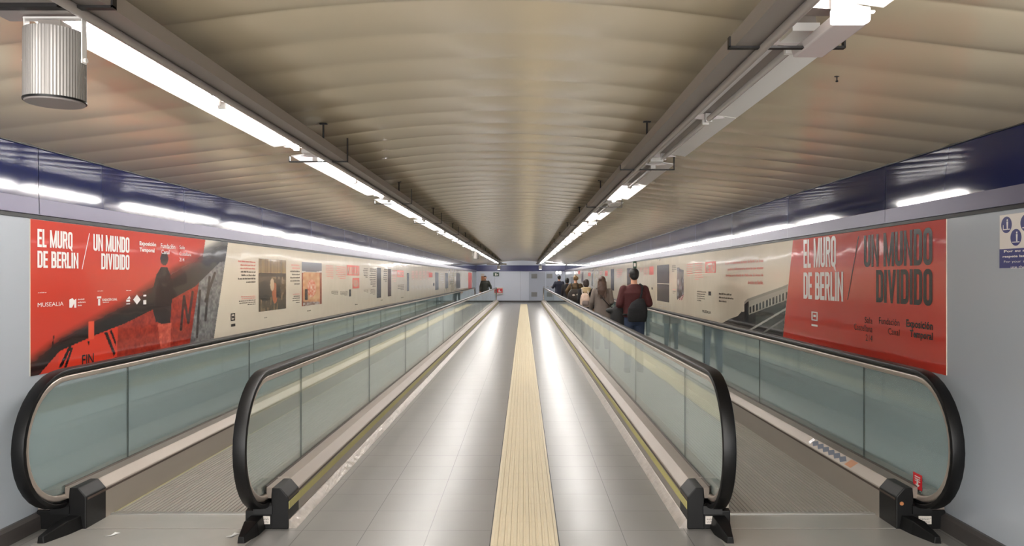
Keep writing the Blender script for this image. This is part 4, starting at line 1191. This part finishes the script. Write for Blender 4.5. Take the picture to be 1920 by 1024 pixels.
    o = b.build('hair', cloth('hair', haircol, .6, .35), root); fuse(o, .008, 2)
    if beard:
        b = MB(); b.sphere((0, .052, 1.575), .052, .052, .035); b.build('beard', cloth('beard', haircol, .8), root, smooth=True)
    root.location = (X, Y, .008); root.rotation_euler = (0, 0, face); k_ = H/1.75; root.scale = (k_, k_, k_)
    return root
def strap_path(mb, pts, w_=.02, t_=.006):
    for p_, q_ in zip(pts[:-1], pts[1:]): mb.capsule(p_, q_, w_/2, w_/2, 8)
def worn(name, label, cat, who):
    r_ = bpy.data.objects.new(name, None); COL.objects.link(r_); tag(r_, label, cat)
    r_.location = who.location; r_.rotation_euler = who.rotation_euler; r_.scale = who.scale
    return r_
def child(mb, name, m, root, smooth=True, vox=None):
    o = mb.build(name, m, None, smooth=smooth); o.parent = root
    if vox: fuse(o, vox, 3)
    return o

# man in maroon
A = person('person in maroon sweater and jeans seen from behind, nearest on the right walkway', 1.86, 12.6, 1.745, .05, top='sweater', topcol=C(66, 22, 24), hem=.93, trcol=C(46, 58, 82), hair='short', haircol=C(18, 15, 15),
    arms={'L': ((-.25, -.03, 1.16), (-.24, .16, 1.02)), 'R': ((.25, -.03, 1.16), (.20, .20, 1.16))}, coatw=1.06, voxel=.010)
bg = worn('shoulder_bag', 'black sling bag hanging on the back of the man in maroon', 'bag', A)
b = MB(); b.loft([(.02, -.17, .86, .15, .05), (.02, -.185, .94, .17, .065), (.025, -.185, 1.08, .165, .065), (.04, -.17, 1.18, .12, .045), (.08, -.16, 1.25, .05, .025)]); child(b, 'bag_body', cloth('black nylon', C(19, 19, 23)), bg, vox=.012)
b = MB(); strap_path(b, [(.08, -.165, 1.25), (.10, -.15, 1.33), (.12, -.10, 1.46), (.10, -.02, 1.485), (.02, .12, 1.35)], .035); strap_path(b, [(-.05, -.17, .98), (-.17, -.12, .98), (-.2, 0, .98)], .03); strap_path(b, [(-.03, -.165, 1.08), (.07, -.155, 1.25), (.13, -.11, 1.42)], .03); child(b, 'strap', 'strapcloth', bg)
cj = worn('carried_jacket', 'dark jacket draped over the left arm of the man in maroon', 'jacket', A)
b = MB(); b.loft([(-.27, .02, .70, .08, .06), (-.28, .03, .80, .125, .09), (-.27, .05, .95, .125, .11), (-.265, .06, 1.06, .115, .10), (-.25, .06, 1.12, .07, .07)]); b.sphere((-.37, .08, 1.04), .10, .09, .05); b.sphere((-.17, .02, .86), .07, .06, .13); child(b, 'folded_cloth', cloth('dark jacket cloth', C(26, 25, 26)), cj, vox=.014)
# woman in grey coat
B = person('person with long brown hair in a grey-brown coat, second in the queue', 1.75, 16.7, 1.62, -.04, top='coat', topcol=C(104, 94, 88), hem=.62, coatw=1.03, trcol=C(40, 42, 50), hair='long', haircol=C(62, 40, 28), arms={'L': ((-.25, -.02, 1.14), (-.27, .10, .93)), 'R': ((.23, -.02, 1.14), (.16, .16, 1.02))})
bb_ = worn('crossbody_bag', 'small dark crossbody bag at the right hip of the grey coat', 'bag', B)
b = MB(); b.loft([(.26, .02, .86, .05, .10), (.265, .02, .93, .06, .12), (.26, .02, 1.02, .045, .11)]); child(b, 'bag_body', cloth('dark leather', C(36, 38, 46), .5), bb_, vox=.012)
b = MB(); strap_path(b, [(-.13, -.04, 1.47), (-.10, -.12, 1.38), (0, -.155, 1.24), (.12, -.165, 1.10), (.23, -.08, 1.0)], .02); child(b, 'strap', 'strapcloth', bb_)
# person with cream backpack
Cc = person('person in a black coat with beige fur hood wearing a cream backpack', 1.72, 20.6, 1.545, 0, top='coat', topcol=C(20, 18, 20), hem=.55, coatw=1.08, hair='bob', haircol=C(34, 20, 18), hood=C(190, 168, 132))
bp_ = worn('backpack', 'cream and pink backpack worn over the black coat', 'backpack', Cc)
b = MB(); b.loft([(-.05, -.22, .90, .14, .07), (-.05, -.235, .98, .16, .09), (-.05, -.235, 1.14, .155, .09), (-.05, -.22, 1.27, .12, .07), (-.05, -.20, 1.33, .06, .04)]); child(b, 'bag_body', mat('mottled cream and pink cloth', C(205, 180, 162), .8, noise=.35, nscale=14), bp_, vox=.012)
b = MB(); b.loft([(-.04, -.30, .93, .09, .03), (-.04, -.315, 1.0, .11, .04), (-.04, -.31, 1.10, .10, .035)]); child(b, 'front_pocket', cloth('grey pocket cloth', C(120, 108, 104)), bp_, vox=.012)
b = MB()
for d in (-.13, .05): strap_path(b, [(d, -.21, 1.30), (d-.01, -.12, 1.45), (d-.01, .0, 1.48), (d, .13, 1.36)], .035)
child(b, 'strap', 'decalpale', bp_)
# man with brown jacket and round dark backpack
D = person('person in a brown jacket with curly light brown hair, fourth in the queue', 1.78, 25.6, 1.66, 0, top='jacket', topcol=C(78, 60, 36), hem=.82, coatw=1.15, hair='curly', haircol=C(122, 96, 62), trcol=C(30, 30, 34), arms={'L': ((-.32, -.02, 1.2), (-.26, .12, 1.0)), 'R': ((.26, -.02, 1.14), (.22, .1, .95))})
bq = worn('backpack', 'large dark round backpack on the brown jacket', 'backpack', D)
b = MB(); b.loft([(-.06, -.24, .74, .17, .08), (-.06, -.26, .86, .24, .11), (-.06, -.265, 1.02, .26, .12), (-.06, -.255, 1.16, .22, .10), (-.06, -.23, 1.27, .12, .06)]); child(b, 'bag_body', cloth('dark backpack cloth', C(44, 38, 34)), bq, vox=.014)
b = MB(); b.sphere((-.10, -.375, 1.06), .05, .012, .035); b.sphere((.03, -.375, 1.08), .03, .012, .03); child(b, 'badge', 'decalpale', bq)
b = MB()
for d in (-.15, .07): strap_path(b, [(d, -.22, 1.22), (d, -.13, 1.42), (d, .0, 1.48), (d, .13, 1.36)], .035)
child(b, 'strap', 'strapcloth', bq)
E = person('person with dark hair and black coat partly hidden behind the brown jacket', 1.80, 31.0, 1.58, 0, top='coat', topcol=C(26, 24, 26), hem=.6, hair='bob', haircol=C(16, 14, 14))
F = person('person in a long navy coat at the far front of the queue', 1.66, 35.0, 1.70, .1, top='coat', topcol=C(26, 28, 44), hem=.45, coatw=1.1, hair='short', haircol=C(14, 13, 14), arms={'L': ((-.30, .0, 1.18), (-.33, .18, 1.2)), 'R': ((.24, -.02, 1.14), (.22, .1, .95))})
G = person('person in a dark olive jacket coming towards the viewer on the left walkway', -2.16, 41.8, 1.70, PI, top='jacket', topcol=C(30, 32, 27), hem=.80, coatw=1.2, hair='short', haircol=C(18, 15, 14), beard=True, arms={'L': ((-.30, -.02, 1.16), (-.38, .10, .92)), 'R': ((.26, -.02, 1.14), (.28, .06, .88))})
